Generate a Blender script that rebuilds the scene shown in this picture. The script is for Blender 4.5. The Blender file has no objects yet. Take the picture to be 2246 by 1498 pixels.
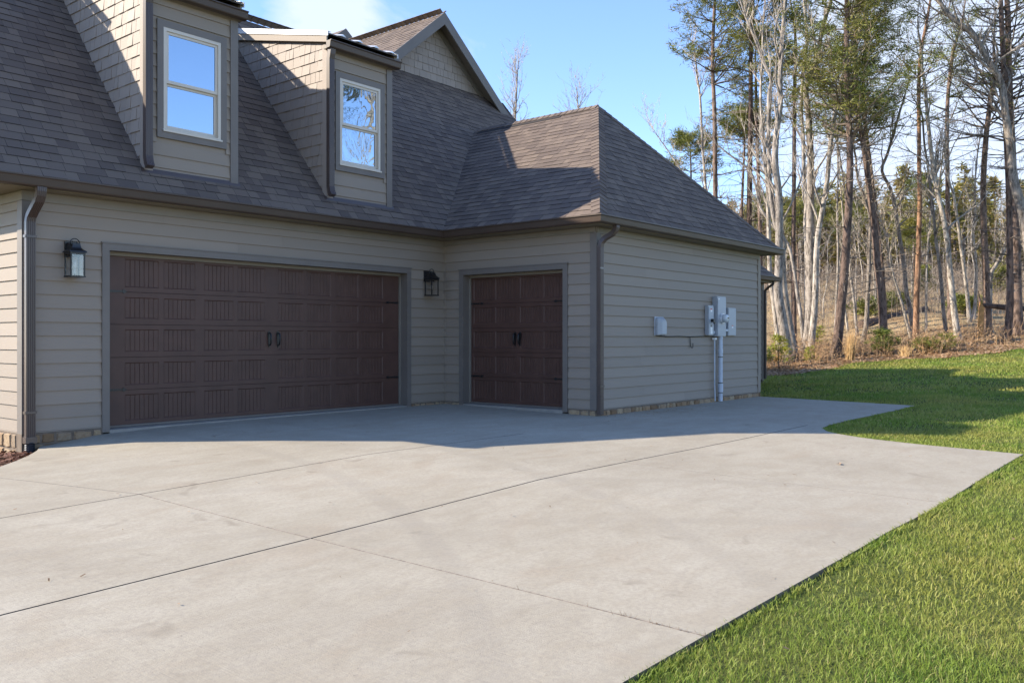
import bpy, bmesh, math, random
import numpy as np
from mathutils import Vector, Matrix
random.seed(7)
S = bpy.context.scene
COL = S.collection
R = math.radians

# ------------------------------------------------------------------ helpers
class MB:
    """collects polygons, then links them as ONE mesh object"""
    def __init__(s): s.v=[]; s.f=[]; s.t=[]; s.m=[]
    def poly(s, pts, tone=None, mi=0):
        n=len(s.v); s.v.extend(tuple(p) for p in pts); s.f.append(tuple(range(n,n+len(pts)))); s.t.append(random.random() if tone is None else tone); s.m.append(mi)
    def box(s, a, b, tone=None, mi=0):
        x0,y0,z0=[min(p,q) for p,q in zip(a,b)]; x1,y1,z1=[max(p,q) for p,q in zip(a,b)]
        if tone is None: tone=random.random()
        for q in (((x0,y0,z0),(x0,y1,z0),(x1,y1,z0),(x1,y0,z0)),((x0,y0,z1),(x1,y0,z1),(x1,y1,z1),(x0,y1,z1)),
                  ((x0,y0,z0),(x1,y0,z0),(x1,y0,z1),(x0,y0,z1)),((x1,y1,z0),(x0,y1,z0),(x0,y1,z1),(x1,y1,z1)),
                  ((x0,y1,z0),(x0,y0,z0),(x0,y0,z1),(x0,y1,z1)),((x1,y0,z0),(x1,y1,z0),(x1,y1,z1),(x1,y0,z1))): s.poly(q,tone,mi)
    def prism(s, a, b, tone=None, mi=0):
        """a, b: two matching outlines, joined by sides and capped"""
        n=len(a)
        if tone is None: tone=random.random()
        s.poly(list(reversed(a)),tone,mi); s.poly(b,tone,mi)
        for i in range(n):
            j=(i+1)%n; s.poly((a[i],a[j],b[j],b[i]),tone,mi)
    def tube(s, path, rad, n=6, tone=None, mi=0, cap=True):
        P=[Vector(p) for p in path]; k=len(P); base=len(s.v)
        if tone is None: tone=random.random()
        up=None
        for i in range(k):
            d=(P[min(i+1,k-1)]-P[max(i-1,0)])
            d = d.normalized() if d.length>1e-9 else Vector((0,0,1))
            if up is None:
                up = d.cross(Vector((1,0.13,0)) if abs(d.x)<.9 else Vector((0,1,0)))
            u=(up-d*up.dot(d)); u = u.normalized() if u.length>1e-9 else d.orthogonal().normalized()
            w=d.cross(u); up=u
            r=rad[i] if hasattr(rad,'__len__') else rad
            for j in range(n):
                a=2*math.pi*j/n; q=P[i]+(u*math.cos(a)+w*math.sin(a))*r; s.v.append((q.x,q.y,q.z))
        for i in range(k-1):
            for j in range(n):
                a=base+i*n+j; b=base+i*n+(j+1)%n
                s.f.append((a,b,b+n,a+n)); s.t.append(tone); s.m.append(mi)
        if cap and n>3:
            s.f.append(tuple(base+j for j in reversed(range(n)))); s.t.append(tone); s.m.append(mi)
            s.f.append(tuple(base+(k-1)*n+j for j in range(n))); s.t.append(tone); s.m.append(mi)
    def build(s, name, mat, parent=None, smooth=False, loc=None):
        me=bpy.data.meshes.new(name); me.from_pydata(s.v,[],s.f); 
        if not isinstance(mat,(list,tuple)): mat=[mat]
        for m in mat: me.materials.append(m)
        if len(mat)>1: me.polygons.foreach_set('material_index',s.m)
        at=me.attributes.new('tone','FLOAT','FACE'); at.data.foreach_set('value',s.t)
        if smooth: me.polygons.foreach_set('use_smooth',[True]*len(s.f))
        me.update()
        o=bpy.data.objects.new(name,me); COL.objects.link(o)
        if parent: o.parent=parent
        if loc: o.location=loc
        return o
def tag(o,label=None,cat=None,group=None,kind=None):
    for k,v in (('label',label),('category',cat),('group',group),('kind',kind)):
        if v: o[k]=v
    return o
def empty(name,loc,label,cat,group=None):
    o=bpy.data.objects.new(name,None); COL.objects.link(o); o.location=loc; o.empty_display_size=.2
    return tag(o,label,cat,group)
def clip(poly, conv):
    """Sutherland-Hodgman: poly clipped by a convex counter-clockwise outline"""
    out=poly
    for i in range(len(conv)):
        ax,ay=conv[i]; bx,by=conv[(i+1)%len(conv)]
        ex,ey=bx-ax,by-ay; res=[]
        for k in range(len(out)):
            p,q=out[k],out[(k+1)%len(out)]
            sp=ex*(p[1]-ay)-ey*(p[0]-ax); sq=ex*(q[1]-ay)-ey*(q[0]-ax)
            if sp>=0: res.append(p)
            if (sp>0 and sq<0) or (sp<0 and sq>0):
                t=sp/(sp-sq); res.append((p[0]+t*(q[0]-p[0]),p[1]+t*(q[1]-p[1])))
        out=res
        if len(out)<3: return []
    return out

# ------------------------------------------------------------------ materials
def newmat(name):
    m=bpy.data.materials.new(name); m.use_nodes=True; nt=m.node_tree; nt.nodes.clear()
    out=nt.nodes.new('ShaderNodeOutputMaterial'); b=nt.nodes.new('ShaderNodeBsdfPrincipled'); nt.links.new(b.outputs[0],out.inputs[0])
    return m,nt,b,out
def N(nt,t,**kw):
    n=nt.nodes.new(t)
    for k,v in kw.items():
        if hasattr(n,k): setattr(n,k,v)
        else: n.inputs[k.replace('_',' ')].default_value=v
    return n
def L(nt,a,b): nt.links.new(a,b)
def coords(nt,scale=(1,1,1),rot=(0,0,0)):
    g=N(nt,'ShaderNodeNewGeometry'); mp=N(nt,'ShaderNodeMapping'); mp.inputs['Scale'].default_value=scale; mp.inputs['Rotation'].default_value=rot
    L(nt,g.outputs['Position'],mp.inputs['Vector']); return mp.outputs[0]
def noise(nt,vec,scale,detail=4,rough=.55,dist=0):
    n=N(nt,'ShaderNodeTexNoise'); n.inputs['Scale'].default_value=scale; n.inputs['Detail'].default_value=detail; n.inputs['Roughness'].default_value=rough; n.inputs['Distortion'].default_value=dist
    L(nt,vec,n.inputs['Vector']); return n.outputs['Fac']
def ramp(nt,fac,stops):
    r=N(nt,'ShaderNodeValToRGB'); e=r.color_ramp.elements
    while len(e)<len(stops): e.new(.5)
    for i,(p,c) in enumerate(stops):
        e[i].position=p; e[i].color=(*c,1) if len(c)==3 else c
    L(nt,fac,r.inputs['Fac']); return r.outputs['Color']
def mixc(nt,fac,a,b,mode='MIX'):
    m=N(nt,'ShaderNodeMix',data_type='RGBA',blend_type=mode); 
    for i,x in ((0,fac),(6,a),(7,b)):
        if isinstance(x,(int,float)): m.inputs[i].default_value=x
        elif isinstance(x,tuple): m.inputs[i].default_value=(*x,1) if len(x)==3 else x
        else: L(nt,x,m.inputs[i])
    return m.outputs[2]
def bump(nt,b,h,strength=.3,dist=.01):
    n=N(nt,'ShaderNodeBump'); n.inputs['Strength'].default_value=strength; n.inputs['Distance'].default_value=dist
    L(nt,h,n.inputs['Height']); L(nt,n.outputs[0],b.inputs['Normal'])
def tone(nt): 
    a=N(nt,'ShaderNodeAttribute'); a.attribute_name='tone'; return a.outputs['Fac']
def mul(nt,a,k,add=0):
    m=N(nt,'ShaderNodeMath',operation='MULTIPLY_ADD'); L(nt,a,m.inputs[0]); m.inputs[1].default_value=k; m.inputs[2].default_value=add; return m.outputs[0]
def simple(name,col,rough=.6,var=.12,nscale=6,bstr=0,bscale=60,metal=0,spec=.5):
    m,nt,b,o=newmat(name); v=coords(nt)
    f=noise(nt,v,nscale,5)
    lo=tuple(c*(1-var) for c in col); hi=tuple(min(1,c*(1+var)) for c in col)
    L(nt,ramp(nt,f,[(.3,lo),(.7,hi)]),b.inputs['Base Color'])
    b.inputs['Roughness'].default_value=rough; b.inputs['Metallic'].default_value=metal; b.inputs['Specular IOR Level'].default_value=spec
    if bstr: bump(nt,b,noise(nt,v,bscale,3),bstr,.004)
    return m
def siding_mat(name,col,grain=True):
    m,nt,b,o=newmat(name)
    v=coords(nt,(3,3,70)); g=noise(nt,v,2.2,6,.6,.4)
    v2=coords(nt); big=noise(nt,v2,.7,4); fine=noise(nt,v2,90,2)
    t=tone(nt)
    c=ramp(nt,t,[(0,tuple(x*.93 for x in col)),(1,tuple(x*1.06 for x in col))])
    c=mixc(nt,mul(nt,g,.30),c,tuple(x*.72 for x in col))
    c=mixc(nt,mul(nt,big,.22),c,tuple(x*y for x,y in zip(col,(.86,.84,.80))))
    L(nt,c,b.inputs['Base Color']); b.inputs['Roughness'].default_value=.62; b.inputs['Specular IOR Level'].default_value=.35
    h=N(nt,'ShaderNodeMath',operation='ADD'); L(nt,g,h.inputs[0]); L(nt,mul(nt,fine,.3),h.inputs[1])
    bump(nt,b,h.outputs[0],.35,.004)
    return m
def shingle_mat(name,cols,rough=.85,gr=.5):
    m,nt,b,o=newmat(name); t=tone(nt); v=coords(nt)
    k=len(cols); c=ramp(nt,t,[(i/(k-1),cc) for i,cc in enumerate(cols)])
    g=noise(nt,v,260,2,.7); big=noise(nt,v,.9,4)
    c=mixc(nt,mul(nt,g,gr),c,tuple(x*.45 for x in cols[0]))
    c=mixc(nt,mul(nt,big,.25),c,tuple(x*.7 for x in cols[1]))
    L(nt,c,b.inputs['Base Color']); b.inputs['Roughness'].default_value=rough; b.inputs['Specular IOR Level'].default_value=.3
    bump(nt,b,g,.6,.004); return m

SID=(.276,.227,.180)
M={}
M['siding']=siding_mat('lap_siding_paint',SID)
M['cheek']=siding_mat('shingle_siding_paint',(.315,.262,.220))
M['trim']=simple('grey_trim_paint',(.150,.128,.110),.55,.08,3,.15,70)
M['frieze']=simple('taupe_frieze_paint',(.20,.172,.138),.6,.08,3,.1,60)
M['soffit']=simple('taupe_soffit_paint',(.20,.165,.12),.6,.06,3)
M['gutter']=simple('brown_gutter_metal',(.066,.045,.034),.42,.1,2,spec=.35)
M['spout']=simple('dark_brown_downspout_metal',(.072,.052,.045),.32,.1,2,spec=.6)
M['roof']=shingle_mat('asphalt_shingles',[(.118,.090,.076),(.158,.121,.099),(.216,.166,.130),(.138,.107,.090)])
M['deck']=simple('roof_underlay',(.03,.026,.026),.9)
M['door']=simple('brown_steel_door_paint',(.084,.043,.032),.44,.12,5,.14,140,spec=.32)
M['black']=simple('black_iron',(.010,.010,.011),.35,.1,8,spec=.5)
M['vinyl']=simple('cream_vinyl',(.56,.50,.42),.4,.04,3)
M['flash']=simple('bright_flashing_metal',(.72,.72,.72),.35,.06,5,.1,9,metal=.35)
M['ribmetal']=simple('bronze_roof_metal',(.10,.08,.065),.35,.1,2,metal=.4)
M['greybox']=simple('grey_enclosure_paint',(.34,.36,.385),.42,.05,4)
M['pvc']=simple('grey_conduit_plastic',(.46,.50,.56),.45,.08,7)
M['sealer']=simple('pale_concrete_sill',(.26,.24,.21),.7,.12,9,.2,80)
M['label_white']=simple('white_sticker',(.75,.74,.72),.5,.02)
M['label_red']=simple('red_sticker',(.55,.06,.04),.5,.02)
M['meterglass']=simple('meter_glass',(.55,.57,.58),.12,.03,3,spec=.8)
# window glass: mostly mirror of the sky over a dark room
def glass(name,wave):
    m,nt,b,o=newmat(name); b.inputs['Base Color'].default_value=(.012,.016,.022,1); b.inputs['Roughness'].default_value=.05
    g=N(nt,'ShaderNodeBsdfGlossy'); g.inputs['Roughness'].default_value=.008; g.inputs['Color'].default_value=(.74,.88,1,1)
    mx=N(nt,'ShaderNodeMixShader'); mx.inputs[0].default_value=.40
    L(nt,b.outputs[0],mx.inputs[1]); L(nt,g.outputs[0],mx.inputs[2]); L(nt,mx.outputs[0],o.inputs[0])
    if wave:
        v=coords(nt); n=noise(nt,v,1.7,2,.5,1.5); bp=N(nt,'ShaderNodeBump'); bp.inputs['Strength'].default_value=wave; bp.inputs['Distance'].default_value=.02
        L(nt,n,bp.inputs['Height']); L(nt,bp.outputs[0],g.inputs['Normal'])
    return m
M['glass']=glass('window_glass_clear',.02); M['glasswavy']=glass('window_glass_wavy',.20)
def lampglass():
    m,nt,b,o=newmat('lantern_glass'); t=N(nt,'ShaderNodeBsdfTransparent'); g=N(nt,'ShaderNodeBsdfGlossy'); g.inputs['Roughness'].default_value=.02
    mx=N(nt,'ShaderNodeMixShader'); mx.inputs[0].default_value=.06; L(nt,t.outputs[0],mx.inputs[1]); L(nt,g.outputs[0],mx.inputs[2]); L(nt,mx.outputs[0],o.inputs[0]); return m
M['lampglass']=lampglass()
M['bulb']=simple('frosted_bulb',(.36,.33,.28),.3,.02)
def concrete():
    m,nt,b,o=newmat('broom_finished_concrete'); v=coords(nt)
    big=noise(nt,v,.55,9,.66,.4); mid=noise(nt,coords(nt,(1.0,2.0,1)),2.6,9,.70,.3); fine=noise(nt,v,140,2,.6)
    broom=noise(nt,coords(nt,(70,1.6,1),(0,0,R(3))),1.6,4,.65,.25); grit=noise(nt,v,38,4,.7)
    c=ramp(nt,big,[(.30,(.358,.316,.238)),(.50,(.425,.380,.290)),(.70,(.480,.433,.340))])
    st=ramp(nt,mid,[(.36,(.62,.55,.45)),(.58,(1,1,1))])
    c=mixc(nt,.34,c,st,'MULTIPLY')
    tan=ramp(nt,noise(nt,coords(nt,(.8,1.3,1)),1.15,6,.6,.8),[(.55,(0,0,0)),(.72,(.5,.5,.5))]); c=mixc(nt,tan,c,(.36,.285,.195))
    spots=ramp(nt,noise(nt,v,2.3,3,.5,1.2),[(.665,(1,1,1)),(.75,(.60,.57,.54))]); c=mixc(nt,.62,c,spots,'MULTIPLY')
    def arc(cx,cy,rad,w,amt):
        sx=N(nt,'ShaderNodeVectorMath',operation='DISTANCE'); L(nt,v,sx.inputs[0]); sx.inputs[1].default_value=(cx,cy,-.1)
        d=N(nt,'ShaderNodeMath',operation='SUBTRACT'); L(nt,sx.outputs['Value'],d.inputs[0]); d.inputs[1].default_value=rad
        e=N(nt,'ShaderNodeMath',operation='ABSOLUTE'); L(nt,d.outputs[0],e.inputs[0])
        mr=N(nt,'ShaderNodeMapRange',interpolation_type='SMOOTHSTEP'); L(nt,e.outputs[0],mr.inputs[0]); mr.inputs[1].default_value=w; mr.inputs[2].default_value=w*.4; mr.inputs[3].default_value=0; mr.inputs[4].default_value=amt
        m2=N(nt,'ShaderNodeMath',operation='MULTIPLY'); L(nt,mr.outputs[0],m2.inputs[0]); L(nt,ramp(nt,mid,[(.35,(0,0,0)),(.6,(1,1,1))]),m2.inputs[1]); return m2.outputs[0]
    for a_ in ((-15.5,-1.2,10.1,.12,.22),(-15.5,-1.2,11.65,.12,.20),(-13,-13,9.2,.11,.16),(-13,-13,10.7,.11,.16)): c=mixc(nt,arc(*a_),c,(.20,.175,.145))
    sp=noise(nt,v,75,1,.5); c=mixc(nt,ramp(nt,sp,[(.74,(0,0,0)),(.79,(.7,.7,.7))]),c,(.14,.11,.085))
    c=mixc(nt,ramp(nt,grit,[(.42,(0,0,0)),(.75,(.55,.55,.55))]),c,(.23,.20,.165)); c=mixc(nt,mul(nt,fine,.34),c,(.20,.18,.15)); c=mixc(nt,mul(nt,broom,.26),c,(.26,.235,.205))
    L(nt,c,b.inputs['Base Color']); b.inputs['Roughness'].default_value=.82; b.inputs['Specular IOR Level'].default_value=.25
    h=N(nt,'ShaderNodeMath',operation='ADD'); L(nt,fine,h.inputs[0]); L(nt,broom,h.inputs[1]); bump(nt,b,h.outputs[0],.35,.004); return m
M['concrete']=concrete()
M['joint']=simple('dark_control_joint',(.055,.045,.038),.9,.3,14)
M['slabside']=simple('soil_and_shade_slab_side',(.15,.12,.09),.95,.35,11,.4,60)  # soil stain colour, painted darker for the shade on the slab edge
M['joint_pale']=simple('tooled_concrete_joint',(.15,.128,.105),.9,.35,18,.4,50)
def stone():
    m,nt,b,o=newmat('field_stone'); v=coords(nt); t=tone(nt)
    c=ramp(nt,t,[(0,(.17,.10,.05)),(.3,(.28,.185,.10)),(.55,(.36,.265,.16)),(.8,(.24,.18,.12)),(1,(.33,.21,.11))])
    f=noise(nt,v,22,5,.65); c=mixc(nt,ramp(nt,f,[(.45,(0,0,0)),(.7,(.7,.7,.7))]),c,(.20,.12,.06)); L(nt,c,b.inputs['Base Color']); b.inputs['Roughness'].default_value=.88
    bump(nt,b,f,.8,.02); return m
M['mortar']=simple('grey_brown_mortar',(.15,.115,.085),.95,.2,12,.4,60)
M['stone']=stone()
def ground(name,cols,sc=1.2,bs=25):
    m,nt,b,o=newmat(name); v=coords(nt); f=noise(nt,v,sc,6,.62); g=noise(nt,v,bs,4,.65)
    k=len(cols); c=ramp(nt,f,[(.28+.44*i/(k-1),cc) for i,cc in enumerate(cols)])
    c=mixc(nt,mul(nt,g,.7),c,tuple(x*.45 for x in cols[0])); L(nt,c,b.inputs['Base Color']); b.inputs['Roughness'].default_value=.95; b.inputs['Specular IOR Level'].default_value=.1
    bump(nt,b,g,.8,.06); return m
M['lawn']=ground('lawn_soil_and_thatch',[(.10,.12,.030),(.13,.16,.038),(.17,.18,.06)],.7,40)
M['forest']=ground('leaf_littered_forest_floor',[(.25,.165,.09),(.40,.285,.16),(.50,.38,.22),(.31,.27,.12)],.45,14)
M['mulch_bed']=ground('mulch_bed_soil',[(.05,.026,.018),(.09,.045,.03)],3,40)
def leafy(name,cols,transl=.25,rough=.55):
    m,nt,b,o=newmat(name); t=tone(nt); k=len(cols)
    c=ramp(nt,t,[(i/(k-1),cc) for i,cc in enumerate(cols)])
    big=noise(nt,coords(nt),.55,4,.6); c=mixc(nt,ramp(nt,big,[(.35,(0,0,0)),(.72,(.55,.55,.55))]),c,tuple(x*y for x,y in zip(cols[-1],(1.25,1.0,.8))))
    L(nt,c,b.inputs['Base Color']); b.inputs['Roughness'].default_value=rough; b.inputs['Specular IOR Level'].default_value=.35
    tr=N(nt,'ShaderNodeBsdfTranslucent'); L(nt,c,tr.inputs['Color']); mx=N(nt,'ShaderNodeMixShader'); mx.inputs[0].default_value=transl
    L(nt,b.outputs[0],mx.inputs[1]); L(nt,tr.outputs[0],mx.inputs[2]); L(nt,mx.outputs[0],o.inputs[0]); return m
M['grass']=leafy('grass_blades',[(.095,.175,.020),(.165,.270,.032),(.240,.345,.054),(.40,.37,.14)],.45)
M['needles']=leafy('pine_needles',[(.040,.070,.018),(.085,.125,.026),(.155,.185,.036),(.23,.225,.048)],.22)
M['seedling']=leafy('young_pine_needles',[(.16,.22,.03),(.26,.31,.045),(.33,.34,.06)],.35)
M['shrub']=leafy('shrub_leaves',[(.07,.11,.02),(.14,.19,.035),(.22,.22,.05)],.3)
M['straw']=leafy('dry_straw',[(.40,.25,.11),(.54,.37,.17),(.62,.46,.24)],.3)
M['brush']=leafy('dry_brush',[(.14,.085,.05),(.27,.175,.10),(.42,.30,.17)],.15)
M['leaves']=leafy('fallen_leaves',[(.16,.09,.05),(.34,.22,.13),(.50,.37,.25)],.2)
M['chips']=leafy('mulch_chips',[(.045,.02,.012),(.10,.042,.025),(.17,.08,.05)],.05)
M['farneedles']=leafy('far_pine_needles',[(.075,.095,.024),(.135,.155,.034),(.21,.21,.048),(.25,.18,.06)],.25)
def bark(name,a,b_,sc=9):
    m,nt,b,o=newmat(name); v=coords(nt,(1,1,.28)); f=noise(nt,v,sc*1.7,6,.72,.6); bl=noise(nt,coords(nt),2.2,5,.6)
    c=ramp(nt,f,[(.40,tuple(x*.8 for x in a)),(.58,b_)]); c=mixc(nt,ramp(nt,bl,[(.5,(0,0,0)),(.66,(.7,.7,.7))]),c,tuple(x*1.25 for x in b_))
    oi=N(nt,'ShaderNodeObjectInfo'); c=mixc(nt,1.0,c,ramp(nt,oi.outputs['Random'],[(0,(.55,.52,.50)),(.5,(.85,.84,.84)),(1,(1.12,1.08,1.0))]),'MULTIPLY')
    L(nt,c,b.inputs['Base Color']); b.inputs['Roughness'].default_value=.9; b.inputs['Specular IOR Level'].default_value=.15; bump(nt,b,f,.9,.03); return m
M['bark_grey']=bark('pale_grey_bark',(.165,.142,.12),(.47,.425,.37))
M['bark_pine']=bark('reddish_pine_bark',(.075,.052,.042),(.235,.172,.14))
M['bark_orange']=bark('orange_pine_bark',(.14,.075,.045),(.33,.205,.135))
M['twig']=bark('twig_bark',(.085,.068,.056),(.25,.212,.178))
M['rawwood']=simple('raw_splintered_wood',(.50,.26,.085),.85,.35,9,.5,30)
EXPOSURE=1.25
CLOUDS=[((.583,.737,.342),4.2,.25),((.932,.226,.283),11,.27),((.935,.297,.194),15,.10),((.969,.198,.12),17,.10)]
# ------------------------------------------------------------------ the house
house=empty('house',(0,0,0),'taupe lap-sided house with brown garage doors, two shed dormers and a dark shingled roof','house')
ZT=2.735            # soffit height
EXPO=.158; Z0=.016  # siding exposure and bottom line
def siding(name,o,ux,nrm,length,z1,holes=(),parent=house,mat='siding',zb=Z0,first=.140,z_top_fn=None,expo=EXPO):
    """lap siding: every board a tilted face with a thick lower lip"""
    m=MB(); ux=Vector(ux); nrm=Vector(nrm); o=Vector(o)
    z=zb; k=0; rnd=random.Random(len(name)+int(length*97)+int(o.x*31))
    while z<z1-1e-4:
        zt=min(z+(first if k==0 else expo),z1)
        segs=[(0.0,length)]
        for (a,b,c,d) in holes:
            if c<zt-.002 and d>z+.002:
                if c>z+.004 and c<zt-.004 or d>z+.004 and d<zt-.004: pass
                new=[]
                for (s,e) in segs:
                    if b<=s or a>=e: new.append((s,e)); continue
                    if a>s: new.append((s,a))
                    if b<e: new.append((b,e))
                segs=new
        for (s,e) in segs:
            # random butt joints between boards
            cuts=[s]; x=s+rnd.uniform(1.2,3.6)
            while x<e-.5: cuts.append(x); x+=3.66
            cuts.append(e)
            for a,b in zip(cuts[:-1],cuts[1:]):
                b2=b-.003
                P=lambda u,out,zz: o+ux*u+nrm*out+Vector((0,0,zz))
                t=rnd.random()
                m.poly((P(a,.020,z),P(b2,.020,z),P(b2,.003,zt),P(a,.003,zt)),t)
                m.poly((P(a,.001,z),P(b2,.001,z),P(b2,.020,z),P(a,.020,z)),t)
        z=zt; k+=1
    # backing sheet keeps light out
    segs=[(0,length)]
    m2=[]
    def back(a,b,c,d):
        P=lambda u,zz: o+ux*u+Vector((0,0,zz)); m.poly((P(a,c),P(b,c),P(b,d),P(a,d)),.5)
    if not holes: back(0,length,zb-.02,z1)
    else:
        a,b,c,d=holes[0]; back(0,a,zb-.02,z1); back(b,length,zb-.02,z1); back(a,b,d,z1)
        if c>zb: back(a,b,zb-.02,c)
    return m.build(name,M[mat],parent)
XA0=-6.79; YB1=-3.137; XC1=5.76
AO=(-5.825,-.909); BO=(-2.538,-.46)          # garage door openings
HD=2.135
siding('siding_wall',(XA0,0,0),(1,0,0),(0,-1,0),-XA0,ZT,[(AO[0]-XA0-.02,AO[1]-XA0+.02,-1,HD+.02)])
siding('siding_wall',(0,0,0),(0,-1,0),(-1,0,0),3.137,ZT,[(-BO[1]-.02,-BO[0]+.02,-1,HD+.02)])
siding('siding_wall',(0,YB1,0),(1,0,0),(0,-1,0),XC1,ZT)
siding('siding_wall',(XA0,9,0),(0,-1,0),(-1,0,0),9,ZT)
siding('siding_wall',(XC1,YB1,0),(0,1,0),(1,0,0),6,ZT)
m=MB(); m.poly([(XA0,8.9,-.5),(10.8,8.9,-.5),(10.8,8.9,3.2),(XA0,8.9,3.2)]); m.poly([(XA0+.002,-.0,ZT-.05),(XA0+.002,2.9,6.5),(XA0+.002,8.9,ZT-.05)])
z=ZT
while z<6.4:
    zt=min(z+EXPO,6.5); ya=lambda q:max(.0,(q-2.87)/1.17-.24); yb=lambda q: min(8.8,2.95+(6.62-q)/.765)
    m.poly([(XA0-.020,ya(z),z),(XA0-.003,ya(zt),zt),(XA0-.003,yb(zt),zt),(XA0-.020,yb(z),z)]); m.poly([(XA0,ya(z),z),(XA0-.020,ya(z),z),(XA0-.020,yb(z),z),(XA0,yb(z),z)]); z=zt
m.build('gable_end_wall',M['siding'],house)
# stone footing, a few millimetres proud of the siding
def stones(m,a,b):
    rn=random.Random(int(a[0]*50+a[1]*91))
    along_x=(b[0]-a[0])>(b[1]-a[1]); tall=(a[0]<-6.7)
    L0,L1=(a[0],b[0]) if along_x else (a[1],b[1])
    z=b[2]-.004; row=0
    while z>a[2]+.05 and row<6:
        h=rn.uniform(.10,.19); u=L0+.004
        while u<L1-.02:
            w_=min(rn.uniform(.08,.24),L1-.004-u); d_=rn.uniform(.010,.024); g=.007; j=lambda s=.014: rn.uniform(-s,s)
            q=[(u+g,z-h+g+abs(j())),(u+w_*.5,z-h+g+j(.01)*.5),(u+w_-g,z-h+g+abs(j())),(u+w_-g-abs(j(.01)),z-h*.5),(u+w_-g-abs(j()),z-g-abs(j())),(u+w_*.5,z-g-abs(j(.008))),(u+g+abs(j()),z-g-abs(j())),(u+g+abs(j(.01)),z-h*.5)]
            cu=u+w_/2; cz=z-h/2
            q2=[(cu+(x-cu)*.84,cz+(y-cz)*.84) for x,y in q]; t=rn.random()
            if along_x: f0=[(x,a[1],y) for x,y in q]; f1=[(x,a[1]-d_+j(.003),y) for x,y in q2]
            else: f0=[(a[0],x,y) for x,y in q]; f1=[(a[0]-d_+j(.003),x,y) for x,y in q2]
            for k in range(8): m.poly((f0[k],f0[(k+1)%8],f1[(k+1)%8],f1[k]),t,1)
            m.poly(f1,t,1); u+=w_
        z-=h; row+=1
for a,b in (((XA0-.03,-.03,-.75),(AO[0]-.09,.1,.0)),((XA0-.03,.101,-.75),(XA0+.1,8.9,.0)),((AO[1]+.09,-.014,-.3),(-.002,.1,.0)),((-.014,BO[1]+.09,-.3),(.1,-.015,.0)),((-.014,-3.151,-.3),(.1,BO[0]-.09,.0)),((.101,-3.154,-.3),(XC1+.01,-3.0,.0)),((XC1-.1,-2.99,-.4),(XC1+.01,2.8,.0))):
    m=MB(); m.box(a,b); stones(m,a,b); m.build('stone_footing',[M['mortar'],M['stone']],house)
# metal starter strip under the siding
m=MB()
m.box((XA0-.02,-.02,.002),(AO[0]-.09,0,.014)); m.box((AO[1]+.09,-.02,.002),(-.02,0,.014)); m.box((-.02,BO[1]+.09,.002),(0,-.02,.014)); m.box((-.02,-3.137,.002),(0,BO[0]-.09,.014)); m.box((0,-3.157,.002),(XC1,-3.137,.014)); m.box((XA0-.02,.0,.002),(XA0,8.9,.014))
m.build('starter_strip',M['flash'] if 0 else M['siding'],house)

# soffits and frieze boards
m=MB(); zt=ZT+.07
m.box((-7.27,-.255,ZT),(-.301,-.001,zt)); m.box((-.30,-3.387,ZT),(-.001,-.001,zt)); m.box((.0,-3.387,ZT),(6.08,YB1-.001,zt)); m.box((XC1+.001,YB1,ZT),(6.08,2.9,zt)); m.box((-7.27,.0,ZT),(XA0-.001,8.9,zt))
m.build('soffit',M['soffit'],house)
for a,b in (((XA0-.028,-.028,2.625),(-.028,0,ZT-.002)),((-.028,-3.137,2.655),(0,-.030,ZT-.002)),((0,-3.165,2.64),(XC1,YB1,ZT-.002)),((XA0-.024,0,2.625),(XA0,8.9,ZT-.002))):
    m=MB(); m.box(a,b); m.build('frieze_board',M['frieze'],house)
# corner boards
def cb(a,b): m=MB(); m.box(a,b); return m.build('corner_board',M['trim'],house)
m=MB(); m.box((XA0-.028,-.028,.0),(XA0+.085,0,2.62)); m.box((XA0-.028,0,.0),(XA0,.10,2.62)); m.build('corner_board',M['trim'],house)
m=MB(); m.box((-.028,-3.165,.0),(0,-3.045,ZT-.085)); m.box((0,-3.165,.0),(.09,YB1,2.638)); m.build('corner_board',M['trim'],house)
m=MB(); m.box((XC1-.085,-3.165,.0),(XC1+.028,YB1,2.638)); m.box((XC1,YB1,.0),(XC1+.028,-3.04,2.638)); m.build('corner_board',M['siding'],house)
m=MB(); m.box((-.032,-.032,.012),(-.012,-.012,2.65)); m.build('corner_bead',M['siding'],house)

# gutters: K-profile swept along the eaves, mitred at the corners
PROF=[(0,0),(0,-.12),(.070,-.12),(.086,-.112),(.092,-.100),(.104,-.030),(.110,-.020),(.122,-.018),(.122,-.002),(.112,.0),(.108,-.008),(.02,-.008)]
def gutter(p0,p1,n,z,m0,m1,parent=house,sc=1.0,cap0=False,cap1=False,name='gutter',mat='gutter'):
    p0=Vector((*p0,0)); p1=Vector((*p1,0)); n=Vector((*n,0)); d=(p1-p0).normalized(); mb=MB()
    A=[p0+n*o*sc+d*(m0*o*sc)+Vector((0,0,z+h*sc)) for o,h in PROF]; B=[p1+n*o*sc+d*(m1*o*sc)+Vector((0,0,z+h*sc)) for o,h in PROF]
    k=len(PROF)
    for i in range(k): mb.poly((A[i],A[(i+1)%k],B[(i+1)%k],B[i]),.5)
    mb.poly(list(reversed(A)),.5); mb.poly(B,.5)
    return mb.build(name,M[mat],parent)
GZ=2.862
gutter((-7.27,-.255),(-.30,-.255),(0,-1),GZ,-1,-1)
gutter((-.30,-.255),(-.30,-3.387),(-1,0),GZ,1,1)
gutter((-.30,-3.387),(6.08,-3.387),(0,-1),GZ,-1,1)
gutter((6.08,-3.387),(6.08,2.8),(1,0),GZ,-1,0)
gutter((-7.27,8.5),(-7.27,-.255),(-1,0),GZ,0,1)

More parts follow.
